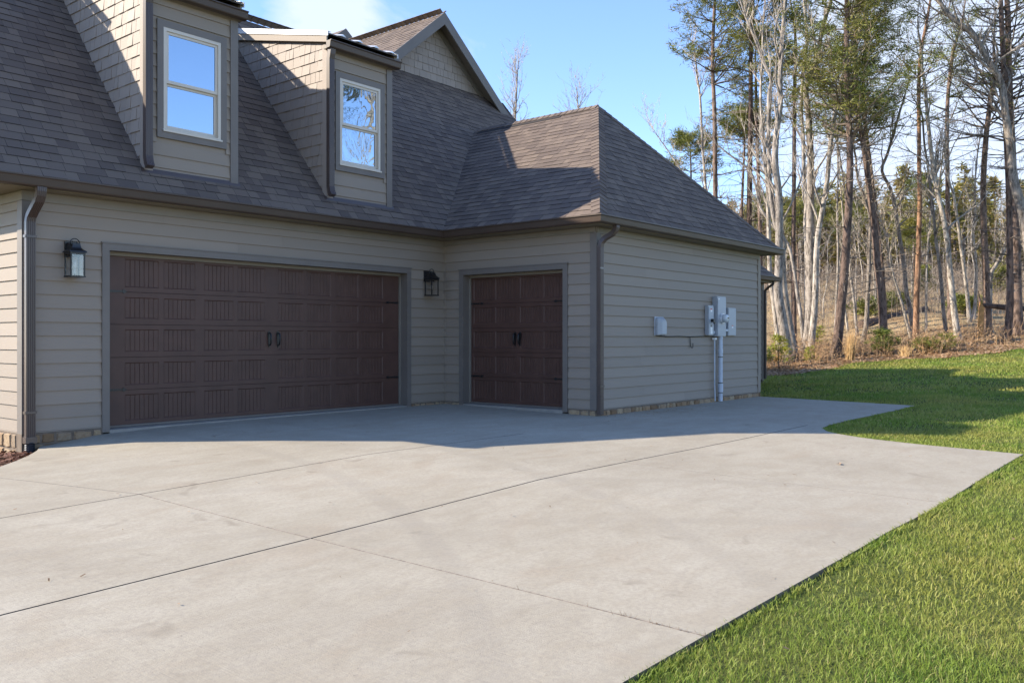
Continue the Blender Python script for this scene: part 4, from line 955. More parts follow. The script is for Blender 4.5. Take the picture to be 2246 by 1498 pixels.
def make_tree(kind,pts,loc,r0,r1,label,group=None,seed=0,dense=1.0,top=None,name=None,twig=1.0):
    rnd=random.Random(seed); P=smooth_path(pts); hi=P[-1].z
    ext=2.6 if hi>9 else 1.2
    if top is not None: ext=top
    d=(P[-1]-P[-3]).normalized()
    nb=len(P)
    for k in range(4):
        d=(d+Vector((rnd.gauss(0,.1),rnd.gauss(0,.1),.12))).normalized(); P.append(P[-1]+d*ext/4)
    H=P[-1].z; rad=[]
    for i,p in enumerate(P):
        t=min(i/(nb-1),1); r=r0+(r1-r0)*t**.8
        if i>=nb: r=r1*(1-(i-nb+1)/4.3)
        if p.z<.5: r*=1+.35*(1-max(p.z,0)/.5)**2
        rad.append(max(r,.008))
    nm={'hardwood':'bare_tree','pine':'pine_tree','bare_pine':'pine_tree'}[kind]
    root=empty(name or nm,loc,label,'tree',group)
    tr=MB(); tr.tube(P,rad,9)
    cr=MB(); br=MB()
    at=lambda t:(lambda i:(P[i],rad[i],(P[min(i+1,len(P)-1)]-P[i-1]).normalized()))(max(1,min(len(P)-2,int(t*(len(P)-1)))))
    if kind=='hardwood':
        for _ in range(int(15*twig)):
            t=rnd.uniform(.34,.98); p,r,dd=at(t)
            d=(dd*rnd.uniform(.5,1.3)+rdir(rnd,5,60)).normalized(); Ln=rnd.uniform(.9,2.6)*(1.15-.55*t)*min(1.2,max(.45,r0/.10))
            q,r2=limb(tr,p,d,Ln,min(r*.5,.05),rnd,n=5,segs=6,lift=.10,jit=.15,r1=.22)
            twigs(br,q,r2,rnd,6,Ln*.45,1)
        for _ in range(6):    # small dead spurs low on the stem
            t=rnd.uniform(.12,.45); p,r,dd=at(t); limb(br,p,rdir(rnd,-10,40),rnd.uniform(.25,.9),.011,rnd,n=3,segs=3)
        twigs(br,P[-6:],rad[-6:],rnd,9,1.1,1)
    else:
        for _ in range(38):    # dead branches under the crown
            t=rnd.uniform(.18,.66); p,r,dd=at(t); q,r2=limb(br,p,rdir(rnd,-14,22),rnd.uniform(.4,2.0)*(.5+t),min(r*.30,.019),rnd,n=3,segs=5,lift=-.01,jit=.14,r1=.3)
            if rnd.random()<.75: twigs(br,q,r2,rnd,4,.5,0,(-20,35))
        z0=.60; nbn=int((40 if kind=='pine' else 52)*dense)
        for _ in range(nbn):
            t=z0+(1-z0)*rnd.random()**.85; p,r,dd=at(t); Ln=(2.9-1.7*(t-z0)/(1-z0))*rnd.uniform(.55,1.1)*min(1.15,max(.55,r0/.14))
            q,r2=limb(br,p,rdir(rnd,-4,38),Ln,min(r*.38,.032),rnd,n=4,segs=6,lift=.05,jit=.17,r1=.25)
            if kind=='pine':
                for i in range(2,len(q)):
                    for _k in range(2 if i>3 else 1): needle_clump(cr,q[i]+Vector((rnd.gauss(0,.16),rnd.gauss(0,.16),rnd.gauss(.05,.10))),rnd.uniform(.16,.28),rnd,n=15)
                for _k in range(3):
                    i=rnd.randint(2,len(q)-1); q2,_r=limb(br,q[i],((q[i]-q[i-1]).normalized()+rdir(rnd,-15,45)*.9),Ln*.38,.009,rnd,n=3,segs=3); 
                    needle_clump(cr,q2[-1],rnd.uniform(.16,.28),rnd,n=16); needle_clump(cr,q2[-2],rnd.uniform(.18,.28),rnd,n=11)
            else:
                twigs(br,q,r2,rnd,5,Ln*.4,0,(-10,50))
                if rnd.random()<(.22 if 'orange' in label else .55): needle_clump(cr,q[-1],.26,rnd,n=12); needle_clump(cr,q[-2],.24,rnd,n=8)
    bk={'hardwood':'bark_grey','pine':'bark_pine','bare_pine':'bark_orange' if 'orange' in label else 'bark_pine'}[kind]
    tr.build('trunk',M[bk],root,smooth=True)
    if br.f: br.build('twigs' if kind=='hardwood' else 'branches',M['twig'] if kind!='hardwood' else M['bark_grey'],root)
    if cr.f: cr.build('crown',M['needles'],root)
    return root
TREES=[
('hardwood',[(0.0, 0.0, -0.15), (-0.17, 0.2, 1.42), (-0.25, 0.3, 2.29), (-0.23, 0.28, 3.02), (-0.22, 0.27, 4.19), (-0.23, 0.28, 5.36), (-0.31, 0.37, 6.38), (-0.29, 0.35, 7.26), (-0.2, 0.25, 8.21), (-0.2, 0.25, 9.2), (-0.16, 0.19, 10.47), (-0.1, 0.12, 11.64)],(16.45, 0.54, 0.27),0.175,0.058,'stout pale grey forked tree leaning at the lawn edge beside the yellow-green pine seedling'),
('hardwood',[(0.0, 0.0, -0.15), (-0.18, 0.22, 1.52), (-0.27, 0.33, 2.55), (-0.29, 0.35, 3.44), (-0.26, 0.32, 3.88), (-0.44, 0.53, 4.47), (-0.54, 0.65, 5.51), (-0.57, 0.69, 6.69), (-0.57, 0.69, 8.55), (-0.52, 0.63, 9.12), (-0.68, 0.82, 9.68), (-0.88, 1.06, 10.53)],(16.87, 0.5, 0.32),0.126,0.044,'pale grey tree close behind the stoutest leaning trunk, its crown bending back over the roof'),
('hardwood',[(0.0, 0.0, -0.15), (-0.15, 0.18, 1.93), (-0.23, 0.28, 2.85), (-0.25, 0.31, 4.38), (-0.27, 0.33, 5.45), (-0.31, 0.38, 6.37), (-0.37, 0.45, 7.45), (-0.43, 0.52, 8.67), (-0.39, 0.47, 10.21)],(17.61, 1.34, 0.4),0.1,0.038,'slim grey trunk rising just behind the house corner by the low rear eave'),
('hardwood',[(0.0, 0.0, -0.15), (-0.09, 0.11, 1.26), (-0.18, 0.21, 2.08), (-0.26, 0.32, 3.06), (-0.39, 0.47, 3.8), (-0.68, 0.82, 4.37), (-1.01, 1.22, 5.09), (-1.14, 1.38, 6.01), (-1.31, 1.58, 6.5), (-1.72, 2.08, 6.99)],(20.09, 1.48, 0.66),0.074,0.033,'thin crooked pale stem arching far over toward the house roof'),
('pine',[(0.0, 0.0, -0.15), (-0.01, 0.01, 2.96), (-0.03, 0.04, 5.82), (-0.04, 0.05, 8.1), (-0.07, 0.08, 9.58), (-0.1, 0.12, 11.05), (-0.05, 0.07, 12.91)],(19.45, 4.6, 0.55),0.112,0.06,'tall pine with an open crown standing alone against the blue sky over the roof hip'),
('pine',[(0.0, 0.0, -0.15), (0.01, -0.01, 2.85), (0.03, -0.04, 4.81), (0.05, -0.07, 7.66), (0.07, -0.08, 9.48), (0.08, -0.09, 10.92), (0.11, -0.13, 12.81)],(20.2, 3.7, 0.65),0.129,0.069,'green crowned pine with a reddish trunk next to the pine over the roof hip'),
('pine',[(0.0, 0.0, -0.15), (0.01, -0.01, 2.92), (0.05, -0.06, 5.28), (0.1, -0.12, 7.17), (0.14, -0.17, 8.53)],(22.81, 5.25, 0.8),0.094,0.037,'short slender pine with tufted sides rising low over the lower roof hip'),
('pine',[(0.0, 0.0, -0.15), (-0.02, 0.03, 2.87), (-0.03, 0.04, 4.51), (-0.08, 0.1, 7.0), (-0.12, 0.14, 8.33), (-0.14, 0.17, 10.33)],(22.43, 4.14, 0.78),0.1,0.055,'slender dark pine between the reddish pine and the pale forked hardwoods'),
('pine',[(0.0, 0.0, -0.15), (-0.01, 0.01, 1.92), (-0.02, 0.03, 3.46), (-0.01, 0.01, 5.69), (0.0, 0.0, 7.93), (0.01, -0.01, 9.64), (0.04, -0.05, 11.19)],(21.31, 2.35, 0.72),0.103,0.06,'straight pine seen between the pale forked trunk and the V-shaped trunk'),
('hardwood',[(0.0, 0.0, -0.15), (0.07, -0.09, 0.91), (0.11, -0.13, 1.94), (0.1, -0.12, 3.21), (0.09, -0.11, 4.33), (0.1, -0.12, 5.6), (0.1, -0.12, 6.87), (0.05, -0.06, 8.37), (0.0, 0.0, 9.26), (0.24, -0.29, 10.24), (0.36, -0.43, 11.26), (0.53, -0.64, 12.12)],(19.24, 1.1, 0.59),0.199,0.064,'big V-shaped grey tree, the main stem of the wide fork'),
('hardwood',[(0.0, 0.0, -0.15), (0.1, -0.12, 1.33), (0.13, -0.16, 2.42), (0.14, -0.17, 3.21), (0.19, -0.23, 4.15), (0.28, -0.34, 4.94), (0.38, -0.46, 5.88), (0.44, -0.53, 6.98), (0.51, -0.62, 7.76), (0.61, -0.74, 8.8), (0.79, -0.96, 9.8), (1.09, -1.32, 11.06), (1.29, -1.56, 12.16)],(18.92, 0.85, 0.56),0.118,0.055,'right hand leaning stem of the V-shaped grey tree'),
('hardwood',[(0.0, 0.0, -0.15), (0.02, -0.03, 2.07), (0.02, -0.03, 3.71), (0.0, 0.0, 4.53), (0.02, -0.03, 5.35), (-0.03, 0.04, 6.33), (-0.04, 0.05, 7.48), (-0.09, 0.11, 8.63), (-0.04, 0.05, 10.1), (0.04, -0.05, 11.08), (-0.02, 0.03, 12.39)],(20.1, 1.46, 0.66),0.09,0.049,'narrow grey stem with a dark swollen knot, just left of the V-shaped tree'),
('pine',[(0.0, 0.0, -0.15), (0.09, -0.1, 0.94), (0.15, -0.18, 1.99), (0.2, -0.24, 2.73), (0.26, -0.31, 4.23), (0.29, -0.36, 5.12), (0.31, -0.38, 6.17), (0.3, -0.37, 7.21), (0.27, -0.32, 8.55), (0.24, -0.29, 9.9), (0.26, -0.31, 11.39)],(17.97, -0.35, 0.45),0.164,0.082,'large pine leaning right above the tan grass tuft, under the biggest dark crown'),
('pine',[(0.0, 0.0, -0.15), (-0.02, 0.02, 1.14), (-0.07, 0.09, 2.09), (-0.15, 0.18, 3.03), (-0.2, 0.24, 4.14), (-0.28, 0.34, 5.09), (-0.37, 0.45, 6.2), (-0.46, 0.56, 7.22), (-0.57, 0.69, 8.09), (-0.63, 0.77, 9.2), (-0.6, 0.73, 11.09)],(20.75, -1.05, 0.75),0.15,0.071,'large pine leaning left behind the bright green lawn-edge shrub'),
('pine',[(0.0, 0.0, -0.15), (-0.02, 0.03, 1.11), (-0.07, 0.08, 2.15), (-0.13, 0.16, 3.53), (-0.23, 0.28, 4.73), (-0.31, 0.37, 5.76), (-0.39, 0.48, 6.96), (-0.48, 0.58, 7.82), (-0.55, 0.66, 9.19), (-0.47, 0.57, 11.25)],(23.51, -0.3, 1.0),0.086,0.06,'narrower pine right behind the large left-leaning pine'),
('hardwood',[(0.0, 0.0, -0.15), (0.1, -0.12, 0.78), (0.13, -0.15, 1.62), (0.16, -0.19, 2.45), (0.17, -0.21, 3.62), (0.19, -0.23, 4.62), (0.05, -0.06, 5.45), (-0.1, 0.12, 6.04), (-0.14, 0.17, 6.79)],(22.02, 0.09, 0.82),0.1,0.033,'mid-sized grey tree with a snapped bend, between the two large pines'),
('hardwood',[(0.0, 0.0, -0.15), (-0.1, 0.13, 1.6), (-0.2, 0.24, 2.69), (-0.24, 0.29, 4.33), (-0.36, 0.43, 6.15), (-0.5, 0.6, 7.6)],(24.88, 1.18, 1.14),0.064,0.027,'thin grey sapling just right of the right-leaning pine'),
('hardwood',[(0.0, 0.0, -0.15), (-0.06, 0.07, 0.87), (-0.11, 0.14, 1.51), (-0.15, 0.19, 2.64), (-0.13, 0.16, 4.25), (-0.22, 0.26, 5.86)],(20.61, 0.07, 0.72),0.048,0.024,'very thin sapling at the foot of the right-leaning pine'),
('hardwood',[(0.0, 0.0, -0.15), (0.06, -0.07, 1.89), (0.09, -0.1, 3.24), (0.06, -0.07, 4.97), (0.09, -0.1, 6.7), (0.06, -0.07, 8.43)],(26.31, 2.59, 1.33),0.058,0.029,'thin far sapling half hidden left of the right-leaning pine'),
('hardwood',[(0.0, 0.0, -0.15), (-0.11, 0.13, 0.93), (-0.2, 0.24, 1.63), (-0.25, 0.3, 2.49), (-0.36, 0.44, 3.7), (-0.46, 0.56, 4.73), (-0.58, 0.7, 5.5), (-0.79, 0.95, 6.19), (-0.66, 0.8, 6.8), (-0.53, 0.64, 7.48), (-0.34, 0.41, 8.52)],(24.31, -1.11, 1.19),0.095,0.043,'grey tree forking high up, crossing in front of the orange barked pine base'),
('hardwood',[(0.0, 0.0, -0.15), (-0.18, 0.22, 0.99), (-0.34, 0.41, 1.83), (-0.46, 0.55, 2.41), (-0.54, 0.66, 3.33), (-0.66, 0.8, 4.08), (-0.75, 0.9, 4.41), (-0.9, 1.09, 5.08)],(23.18, -1.32, 1.02),0.067,0.033,'thin bent grey tree leaning left into the large pine pair'),
('bare_pine',[(0.0, 0.0, -0.15), (0.01, -0.01, 1.09), (0.02, -0.03, 1.93), (0.05, -0.06, 2.75), (0.06, -0.08, 3.73), (0.09, -0.11, 5.04), (0.07, -0.09, 6.35), (0.07, -0.09, 7.33), (0.06, -0.08, 8.97), (0.1, -0.13, 10.28), (0.22, -0.26, 11.2), (0.26, -0.32, 11.59)],(22.64, -1.6, 0.97),0.115,0.049,'orange barked pine nearly bare of needles with short dead branches'),
('hardwood',[(0.0, 0.0, -0.15), (0.0, 0.0, 1.16), (0.01, -0.01, 2.26), (0.04, -0.05, 3.29), (0.1, -0.12, 4.32), (0.14, -0.17, 5.0), (0.21, -0.25, 5.69)],(24.48, -1.47, 1.24),0.051,0.026,'pale thin sapling just right of the orange barked pine'),
('hardwood',[(0.0, 0.0, -0.15), (-0.09, 0.11, 0.88), (-0.14, 0.17, 1.85), (-0.19, 0.23, 2.63), (-0.26, 0.32, 3.43), (-0.32, 0.38, 4.39), (-0.38, 0.45, 5.03), (-0.44, 0.53, 5.99), (-0.52, 0.63, 6.78), (-0.56, 0.68, 7.74)],(22.5, -2.69, 1.02),0.072,0.032,'slender bent tree left of the lichen grey leaning tree'),
('hardwood',[(0.0, 0.0, -0.15), (-0.09, 0.11, 0.83), (-0.15, 0.18, 1.68), (-0.2, 0.24, 2.46), (-0.26, 0.31, 3.4), (-0.36, 0.43, 4.33), (-0.47, 0.56, 5.04), (-0.56, 0.67, 5.89), (-0.63, 0.76, 6.83), (-0.69, 0.83, 7.67), (-0.73, 0.88, 8.55), (-0.81, 0.97, 9.33)],(21.98, -3.16, 0.98),0.117,0.047,'lichen grey tree leaning left in the middle of the right hand woods'),
('pine',[(0.0, 0.0, -0.15), (-0.03, 0.04, 0.96), (-0.05, 0.06, 2.6), (-0.08, 0.1, 4.41), (-0.09, 0.11, 5.87), (-0.1, 0.13, 7.33), (-0.08, 0.1, 8.89), (0.0, 0.0, 10.06), (0.05, -0.06, 10.69)],(27.26, -1.69, 1.78),0.109,0.064,'straight dead-branched pine with a flat sparse crown behind the lichen grey tree'),
('hardwood',[(0.0, 0.0, -0.15), (-0.07, 0.08, 1.03), (-0.14, 0.16, 1.92), (-0.24, 0.29, 3.07), (-0.33, 0.39, 4.13), (-0.42, 0.5, 5.01), (-0.54, 0.65, 5.54), (-0.63, 0.76, 6.69)],(26.64, -2.51, 1.66),0.08,0.035,'dark slender tree curving left behind the snapped snag'),
('hardwood',[(0.0, 0.0, -0.15), (0.07, -0.08, 0.75), (0.08, -0.1, 1.84), (0.06, -0.07, 2.75), (0.01, -0.01, 3.3), (0.05, -0.06, 4.21), (0.06, -0.07, 5.48), (0.12, -0.14, 6.57)],(27.81, -2.36, 1.81),0.073,0.027,'wavy thin tree just left of the snapped snag'),
('pine',[(0.0, 0.0, -0.15), (-0.03, 0.04, 1.03), (-0.05, 0.06, 2.15), (-0.08, 0.1, 3.11), (-0.11, 0.14, 4.7), (-0.1, 0.12, 5.82), (-0.05, 0.06, 6.94), (0.01, -0.01, 7.73), (0.08, -0.1, 8.53), (0.12, -0.15, 9.01)],(23.41, -3.78, 1.19),0.136,0.072,'dark straight pine rising behind the snapped snag'),
('hardwood',[(0.0, 0.0, -0.15), (0.02, -0.03, 1.89), (0.14, -0.16, 2.33), (0.28, -0.34, 2.74), (0.4, -0.48, 3.16), (0.48, -0.58, 3.72), (0.54, -0.66, 4.37)],(24.32, -3.63, 1.31),0.09,0.041,'short dark trunk slanting right from the dark straight pine'),
('pine',[(0.0, 0.0, -0.15), (0.06, -0.07, 0.88), (0.08, -0.09, 1.93), (0.07, -0.08, 2.82), (0.06, -0.07, 3.72), (0.04, -0.05, 5.21), (0.0, 0.0, 6.55), (-0.04, 0.05, 7.99), (-0.08, 0.09, 9.39), (-0.11, 0.14, 10.88)],(21.55, -4.68, 0.96),0.127,0.075,'pinkish barked pine nearer the lawn, left of the pair at the frame edge'),
('pine',[(0.0, 0.0, -0.15), (-0.04, 0.05, 1.04), (-0.06, 0.07, 2.27), (-0.08, 0.09, 3.35), (-0.12, 0.14, 4.58), (-0.15, 0.18, 6.12), (-0.19, 0.23, 7.51), (-0.23, 0.27, 9.04), (-0.25, 0.3, 10.89)],(22.85, -4.83, 1.13),0.169,0.092,'thick reddish pine beside the frame edge, twin of the pinkish pine'),
('hardwood',[(0.0, 0.0, -0.15), (-0.06, 0.08, 1.61), (-0.18, 0.21, 3.07), (-0.3, 0.36, 4.23), (-0.42, 0.5, 4.81), (-0.5, 0.61, 5.54), (-0.54, 0.65, 6.27), (-0.62, 0.75, 7.04), (-0.7, 0.84, 7.97), (-0.77, 0.93, 8.42), (-1.0, 1.21, 9.0), (-1.21, 1.46, 9.62), (-1.49, 1.79, 10.05), (-1.82, 2.2, 10.46), (-2.0, 2.41, 10.93)],(21.38, -5.57, 0.94),0.189,0.058,'massive pale grey oak sweeping left across the top of the frame'),
('hardwood',[(0.0, 0.0, -0.15), (-0.02, 0.03, 3.0), (-0.06, 0.07, 4.77), (-0.11, 0.14, 6.53), (-0.18, 0.22, 7.95), (-0.24, 0.29, 9.8), (-0.32, 0.38, 10.6)],(20.2, 5.26, 0.58),0.08,0.035,'thin pale bare tree against the sky, left of the lone pine over the roof hip'),
('hardwood',[(0.0, 0.0, -0.15), (-0.14, 0.17, 3.02), (-0.36, 0.43, 6.02), (-0.72, 0.87, 7.05), (-1.01, 1.23, 7.79), (-1.34, 1.61, 8.49)],(22.07, 6.14, 0.7),0.056,0.019,'very thin bare tree bending left over the roof hip toward the open sky'),
('pine',[(0.0, 0.0, -0.15), (-0.03, 0.03, 3.01), (-0.05, 0.06, 5.44), (-0.08, 0.09, 7.06), (-0.09, 0.11, 8.18)],(24.32, 8.13, 0.94),0.081,0.03,'small bushy pine top showing just over the roof hip'),
('hardwood',[(0.0, 0.0, -0.15), (0.0, 0.0, 5.64), (0.03, -0.03, 8.61), (0.0, 0.0, 9.79), (0.04, -0.05, 10.98), (0.08, -0.09, 12.26)],(18.46, 13.64, 0.2),0.089,0.03,'bare twiggy treetop showing right behind the big shingled gable'),
('hardwood',[(0.0, 0.0, -0.15), (-0.01, 0.02, 5.76), (-0.03, 0.04, 9.2), (-0.04, 0.05, 10.8), (-0.07, 0.09, 12.06)],(25.19, 14.92, 0.83),0.092,0.034,'faint bare twig tips rising behind the ridge of the garage wing'),
]
DENSE={'over the biggest':2.1}
for i,(k,pts,loc,r0,r1,lab) in enumerate(TREES):
    dn=1.0; top=None; tw=1.0
    if 'biggest dark crown' in lab: dn=2.3
    if 'bright green lawn-edge' in lab or 'narrower pine' in lab: dn=1.7
    if 'standing alone' in lab: dn=1.7
    if 'small bushy' in lab: dn=.9; top=.9
    if 'sapling' in lab: tw=.6
    if 'treetop' in lab or 'twig tips' in lab: tw=1.8; top=.8
    if 'massive pale' in lab: tw=2.0
    if 'short dark trunk' in lab: tw=.5
    if 'short slender' in lab: top=.8
    if 'dark straight pine rising' in lab or 'pinkish barked' in lab or 'thick reddish' in lab: k='bare_pine'
    if 'flat sparse crown' in lab: dn=.55
    g='pines of the woods' if 'pine' in k else 'bare hardwoods of the woods'
    make_tree(k,pts,loc,r0,r1,lab,g,seed=100+i*7,dense=dn,top=top,twig=tw)

# copies filling the woods behind
def copy_tree(o,loc,rz,sc,label=None):
    c=o.copy(); COL.objects.link(c); c.location=loc; c.rotation_euler=(0,0,rz); c.scale=(sc,sc,sc)
    for ch in o.children:
        k=ch.copy(); COL.objects.link(k); k.parent=c
    return c
protos=[]; rnd=random.Random(404)
spots=[]
tries=0
while len(spots)<84 and tries<4000:
    tries+=1
    d=35+rnd.random()**.8*33; q=rnd.uniform(.245,.66); x,y=W2(d,q*d)
    if d<40 and (q<.33 or q>.50): continue
    if all((x-a)**2+(y-b)**2>1.0 for a,b,_ in spots) and all((x-t[2][0])**2+(y-t[2][1])**2>.5 for t in TREES): spots.append((x,y,d))
mk=[]
for s in range(5):
    h=rnd.uniform(4.2,6.4); lean=[(0,0,-.15)]; 
    ax,ay=rnd.gauss(0,.05),rnd.gauss(0,.05)
    for z in range(1,int(h)): lean.append((ax*z+rnd.gauss(0,.05),ay*z+rnd.gauss(0,.05),float(z)))
    mk.append(('hardwood',lean,rnd.uniform(.032,.055),.014))
for s in range(2):
    h=rnd.uniform(5.5,7.5); lean=[(0,0,-.15)]; ax,ay=rnd.gauss(0,.02),rnd.gauss(0,.02)
    for z in range(1,int(h)): lean.append((ax*z+rnd.gauss(0,.03),ay*z+rnd.gauss(0,.03),float(z)))
    mk.append(('pine',lean,rnd.uniform(.06,.085),.03))
LB={'hardwood':'thin bare grey tree in the crowded thicket behind the front row of trunks','pine':'dark needled pine standing within the crowded thicket behind the front row'}
GR={'hardwood':'thin bare trees of the thicket','pine':'pines of the thicket'}
prot=[None]*7
for i,(x,y,d) in enumerate(spots):
    s=rnd.randint(0,4) if (rnd.random()<.80) else rnd.randint(5,6)
    k,lean,r0,r1=mk[s]; loc=(x,y,zland(x,y)); sc=rnd.uniform(.7,1.15); rz=rnd.uniform(0,6.28)
    if prot[s] is None:
        prot[s]=make_tree(k,lean,loc,r0,r1,LB[k],GR[k],seed=900+s,twig=.8,dense=.7,top=1.0); prot[s].rotation_euler=(0,0,rz)
    else: copy_tree(prot[s],loc,rz,sc)

# far wooded hillside that reads as one mass
rnd=random.Random(55); tk=MB(); cr=MB()
for i in range(640):
    d=62+95*rnd.random()**.9; q=rnd.uniform(.18,.70); x,y=W2(d,q*d); z=zland(x,y); h=rnd.uniform(6.0,8.6); pine=rnd.random()<.70
    tk.tube([(x,y,z-.3),(x+rnd.gauss(0,.15),y+rnd.gauss(0,.15),z+h*.5),(x+rnd.gauss(0,.3),y+rnd.gauss(0,.3),z+h*.95)],[.15,.10,.03],4,tone=rnd.random(),cap=False)
    if pine:
        z0=rnd.uniform(.16,.42)
        for _ in range(56):
            t=z0+(1-z0)*rnd.random(); rr_=1.45*(1.12-t)*rnd.uniform(.3,1.1)/(1-z0)*.62; a=rnd.uniform(0,6.28)
            needle_clump(cr,Vector((x+math.cos(a)*rr_,y+math.sin(a)*rr_,z+h*t)),rnd.uniform(.40,.65),rnd,n=10,flat=.45,w=.05)
    else:
        for _ in range(26):
            t=rnd.uniform(.3,1); a=rnd.uniform(0,6.28); e=rnd.uniform(.3,1.0); l=rnd.uniform(.8,2.0); p=Vector((x,y,z+h*t*.93)); 
            tk.tube([p,p+Vector((math.cos(a)*l*.5,math.sin(a)*l*.5,e*l*.6)),p+Vector((math.cos(a)*l*.7,math.sin(a)*l*.7,e*l*1.2))],[.03,.02,.008],3,tone=rnd.random(),cap=False)
hw=MB(); n=len(tk.v); hw.v=tk.v+cr.v; hw.f=tk.f+[tuple(i+n for i in f) for f in cr.f]; hw.t=tk.t+cr.t; hw.m=[0]*len(tk.f)+[1]*len(cr.f)
tag(hw.build('far_woods',[M['twig'],M['farneedles']]),kind='stuff')

# ------------------------------------------------------------------ forest edge: brush, litter, shrubs, snag
rnd=random.Random(9); m=MB()
for i in range(15000):
    r=rnd.uniform(6.4,19); d=edge_d(r)+abs(rnd.gauss(0,1))*3.6-.25; x,y=W2(d,r)
    if x<10.9 and y>-1: continue
    z=zland(x,y); a=rnd.uniform(0,6.28); s=rnd.uniform(.02,.07); t=rnd.uniform(-.4,.4); u=Vector((math.cos(a),math.sin(a),t))*s; w=Vector((-math.sin(a),math.cos(a),rnd.uniform(-.5,.5)))*s*.55; c=Vector((x,y,z+.02+rnd.random()*.03))
    m.poly([c-u,c-w,c+u,c+w])
for i in range(110):
    d=2.5+24*rnd.random()**.7; q=rnd.uniform(.05,.72); x,y=W2(d,q*d)
    if inside((x,y),outline) or d>edge_d(q*d) or (x<10.9 and y>-3.2): continue
    a=rnd.uniform(0,6.28); s=rnd.uniform(.008,.018)*(1+d/22); u=Vector((math.cos(a),math.sin(a),rnd.uniform(-.5,.5)))*s; w=Vector((-math.sin(a),math.cos(a),rnd.uniform(-.5,.5)))*s*.6; c=Vector((x,y,zland(x,y)+.035)); m.poly([c-u,c-w,c+u,c+w],rnd.uniform(0,.35))
tag(m.build('leaf_litter',M['leaves']),kind='stuff')
m=MB()
def stem(p,h,a,lean,w,tone_,k=3):
    pts=[]; 
    for i in range(k+1): t=i/k; pts.append(Vector((p[0]+math.cos(a)*lean*h*t*t,p[1]+math.sin(a)*lean*h*t*t,p[2]+h*t)))
    m.tube(pts,[w*(1-.7*i/k) for i in range(k+1)],3,tone=tone_,cap=False); return pts
for i in range(1500):
    r=rnd.gauss(11.3,2.6) if rnd.random()<.75 else rnd.uniform(7,17)
    d=edge_d(r)+.7+abs(rnd.gauss(0,1))*2.6; x,y=W2(d,r)
    if x<11.2 and y>-1: continue
    den=.5+.5*math.sin(x*1.9)*math.sin(y*2.3+1)
    if rnd.random()>.35+.65*den: continue
    p=(x,y,zland(x,y)-.02); h=rnd.uniform(.22,.80)*(.6+.5*den); tn=rnd.random()
    q=stem(p,h,rnd.uniform(0,6.28),rnd.uniform(.05,.6),.006,tn)
    for _ in range(3):
        b=q[rnd.randint(1,3)]; a=rnd.uniform(0,6.28); l=rnd.uniform(.1,.3); m.tube([b,b+Vector((math.cos(a)*l,math.sin(a)*l,l*rnd.uniform(.2,1)))],[.004,.002],3,tone=tn,cap=False)
    if rnd.random()<.4:
        for _ in range(5): b=q[rnd.randint(1,3)]+Vector((rnd.gauss(0,.06),rnd.gauss(0,.06),rnd.gauss(0,.06))); s=Vector((rnd.gauss(0,1),rnd.gauss(0,1),rnd.gauss(0,1))).normalized()*.03; w=s.orthogonal().normalized()*.02; m.poly([b-s,b-w,b+s,b+w],tn)
for i in range(1500):   # sparse dry grass on the slope behind
    r=rnd.uniform(9,34); d=edge_d(r)+3+rnd.random()**1.3*24; x,y=W2(d,r); p=(x,y,zland(x,y)-.02)
    for _ in range(3): stem((p[0]+rnd.gauss(0,.06),p[1]+rnd.gauss(0,.06),p[2]),rnd.uniform(.12,.4),rnd.uniform(0,6.28),rnd.uniform(.2,.8),.007,rnd.uniform(.5,1),2)
tag(m.build('undergrowth',M['brush']),kind='stuff'); m=MB()
for i in range(1500):
    d=37+rnd.random()*27; q=rnd.uniform(.25,.66); x,y=W2(d,q*d); p=(x,y,zland(x,y)-.02); h=rnd.uniform(.5,1.7); tn=rnd.random()*.6
    st=stem(p,h,rnd.uniform(0,6.28),rnd.uniform(.02,.25),.012,tn)
    for _ in range(6):
        b=st[rnd.randint(1,3)]; a=rnd.uniform(0,6.28); l=rnd.uniform(.2,.7); m.tube([b,b+Vector((math.cos(a)*l,math.sin(a)*l,l*rnd.uniform(.3,1.3)))],[.007,.003],3,tone=tn,cap=False)
tag(m.build('thicket',M['twig']),kind='stuff')
def sprout(loc,h,wd,mat,label,cat,name,seed,n=26,size=.16,k=16):
    rn=random.Random(seed); root=empty(name,(loc[0],loc[1],zland(*loc)),label,cat); s=MB(); f=MB()
    s.tube([(0,0,-.05),(rn.gauss(0,.03),rn.gauss(0,.03),h*.5),(rn.gauss(0,.05),rn.gauss(0,.05),h*.95)],[.022,.014,.006],5)
    for i in range(n):
        t=rn.uniform(.12,1); a=rn.uniform(0,6.28); l=wd*(1.1-.75*t)*rn.uniform(.4,1); p=Vector((0,0,h*t*.9)); e=p+Vector((math.cos(a)*l,math.sin(a)*l,l*rn.uniform(.15,.6)))
        s.tube([p,(p+e)/2+Vector((0,0,.02)),e],[.008,.006,.003],3,cap=False); needle_clump(f,e,size,rn,n=k,w=.035); needle_clump(f,(p+e)/2,size*.8,rn,n=k//2,w=.035)
    s.build('stem',M['twig'],root); f.build('foliage',M[mat],root); return root
sprout((15.05,.33),1.05,.42,'seedling','bright yellow-green pine seedling at the foot of the stoutest grey tree','seedling','pine_seedling',1,n=30,size=.17)
sprout((16.35,-.15),.55,.26,'seedling','knee-high yellow-green pine seedling left of the V-shaped tree base','seedling','pine_seedling',2,n=18,size=.13)
sprout((14.75,.62),.65,.40,'shrub','pale green low shrub right beside the rear house corner','shrub','shrub',3,n=26,size=.12)
sprout((18.3,-1.75),.85,.62,'shrub','bright green bushy shrub in front of the large left-leaning pine','shrub','shrub',4,n=60,size=.15)
sprout((18.65,-2.95),.50,.5,'shrub','low olive shrub left of the lichen grey tree base','shrub','shrub',5,n=40,size=.12)
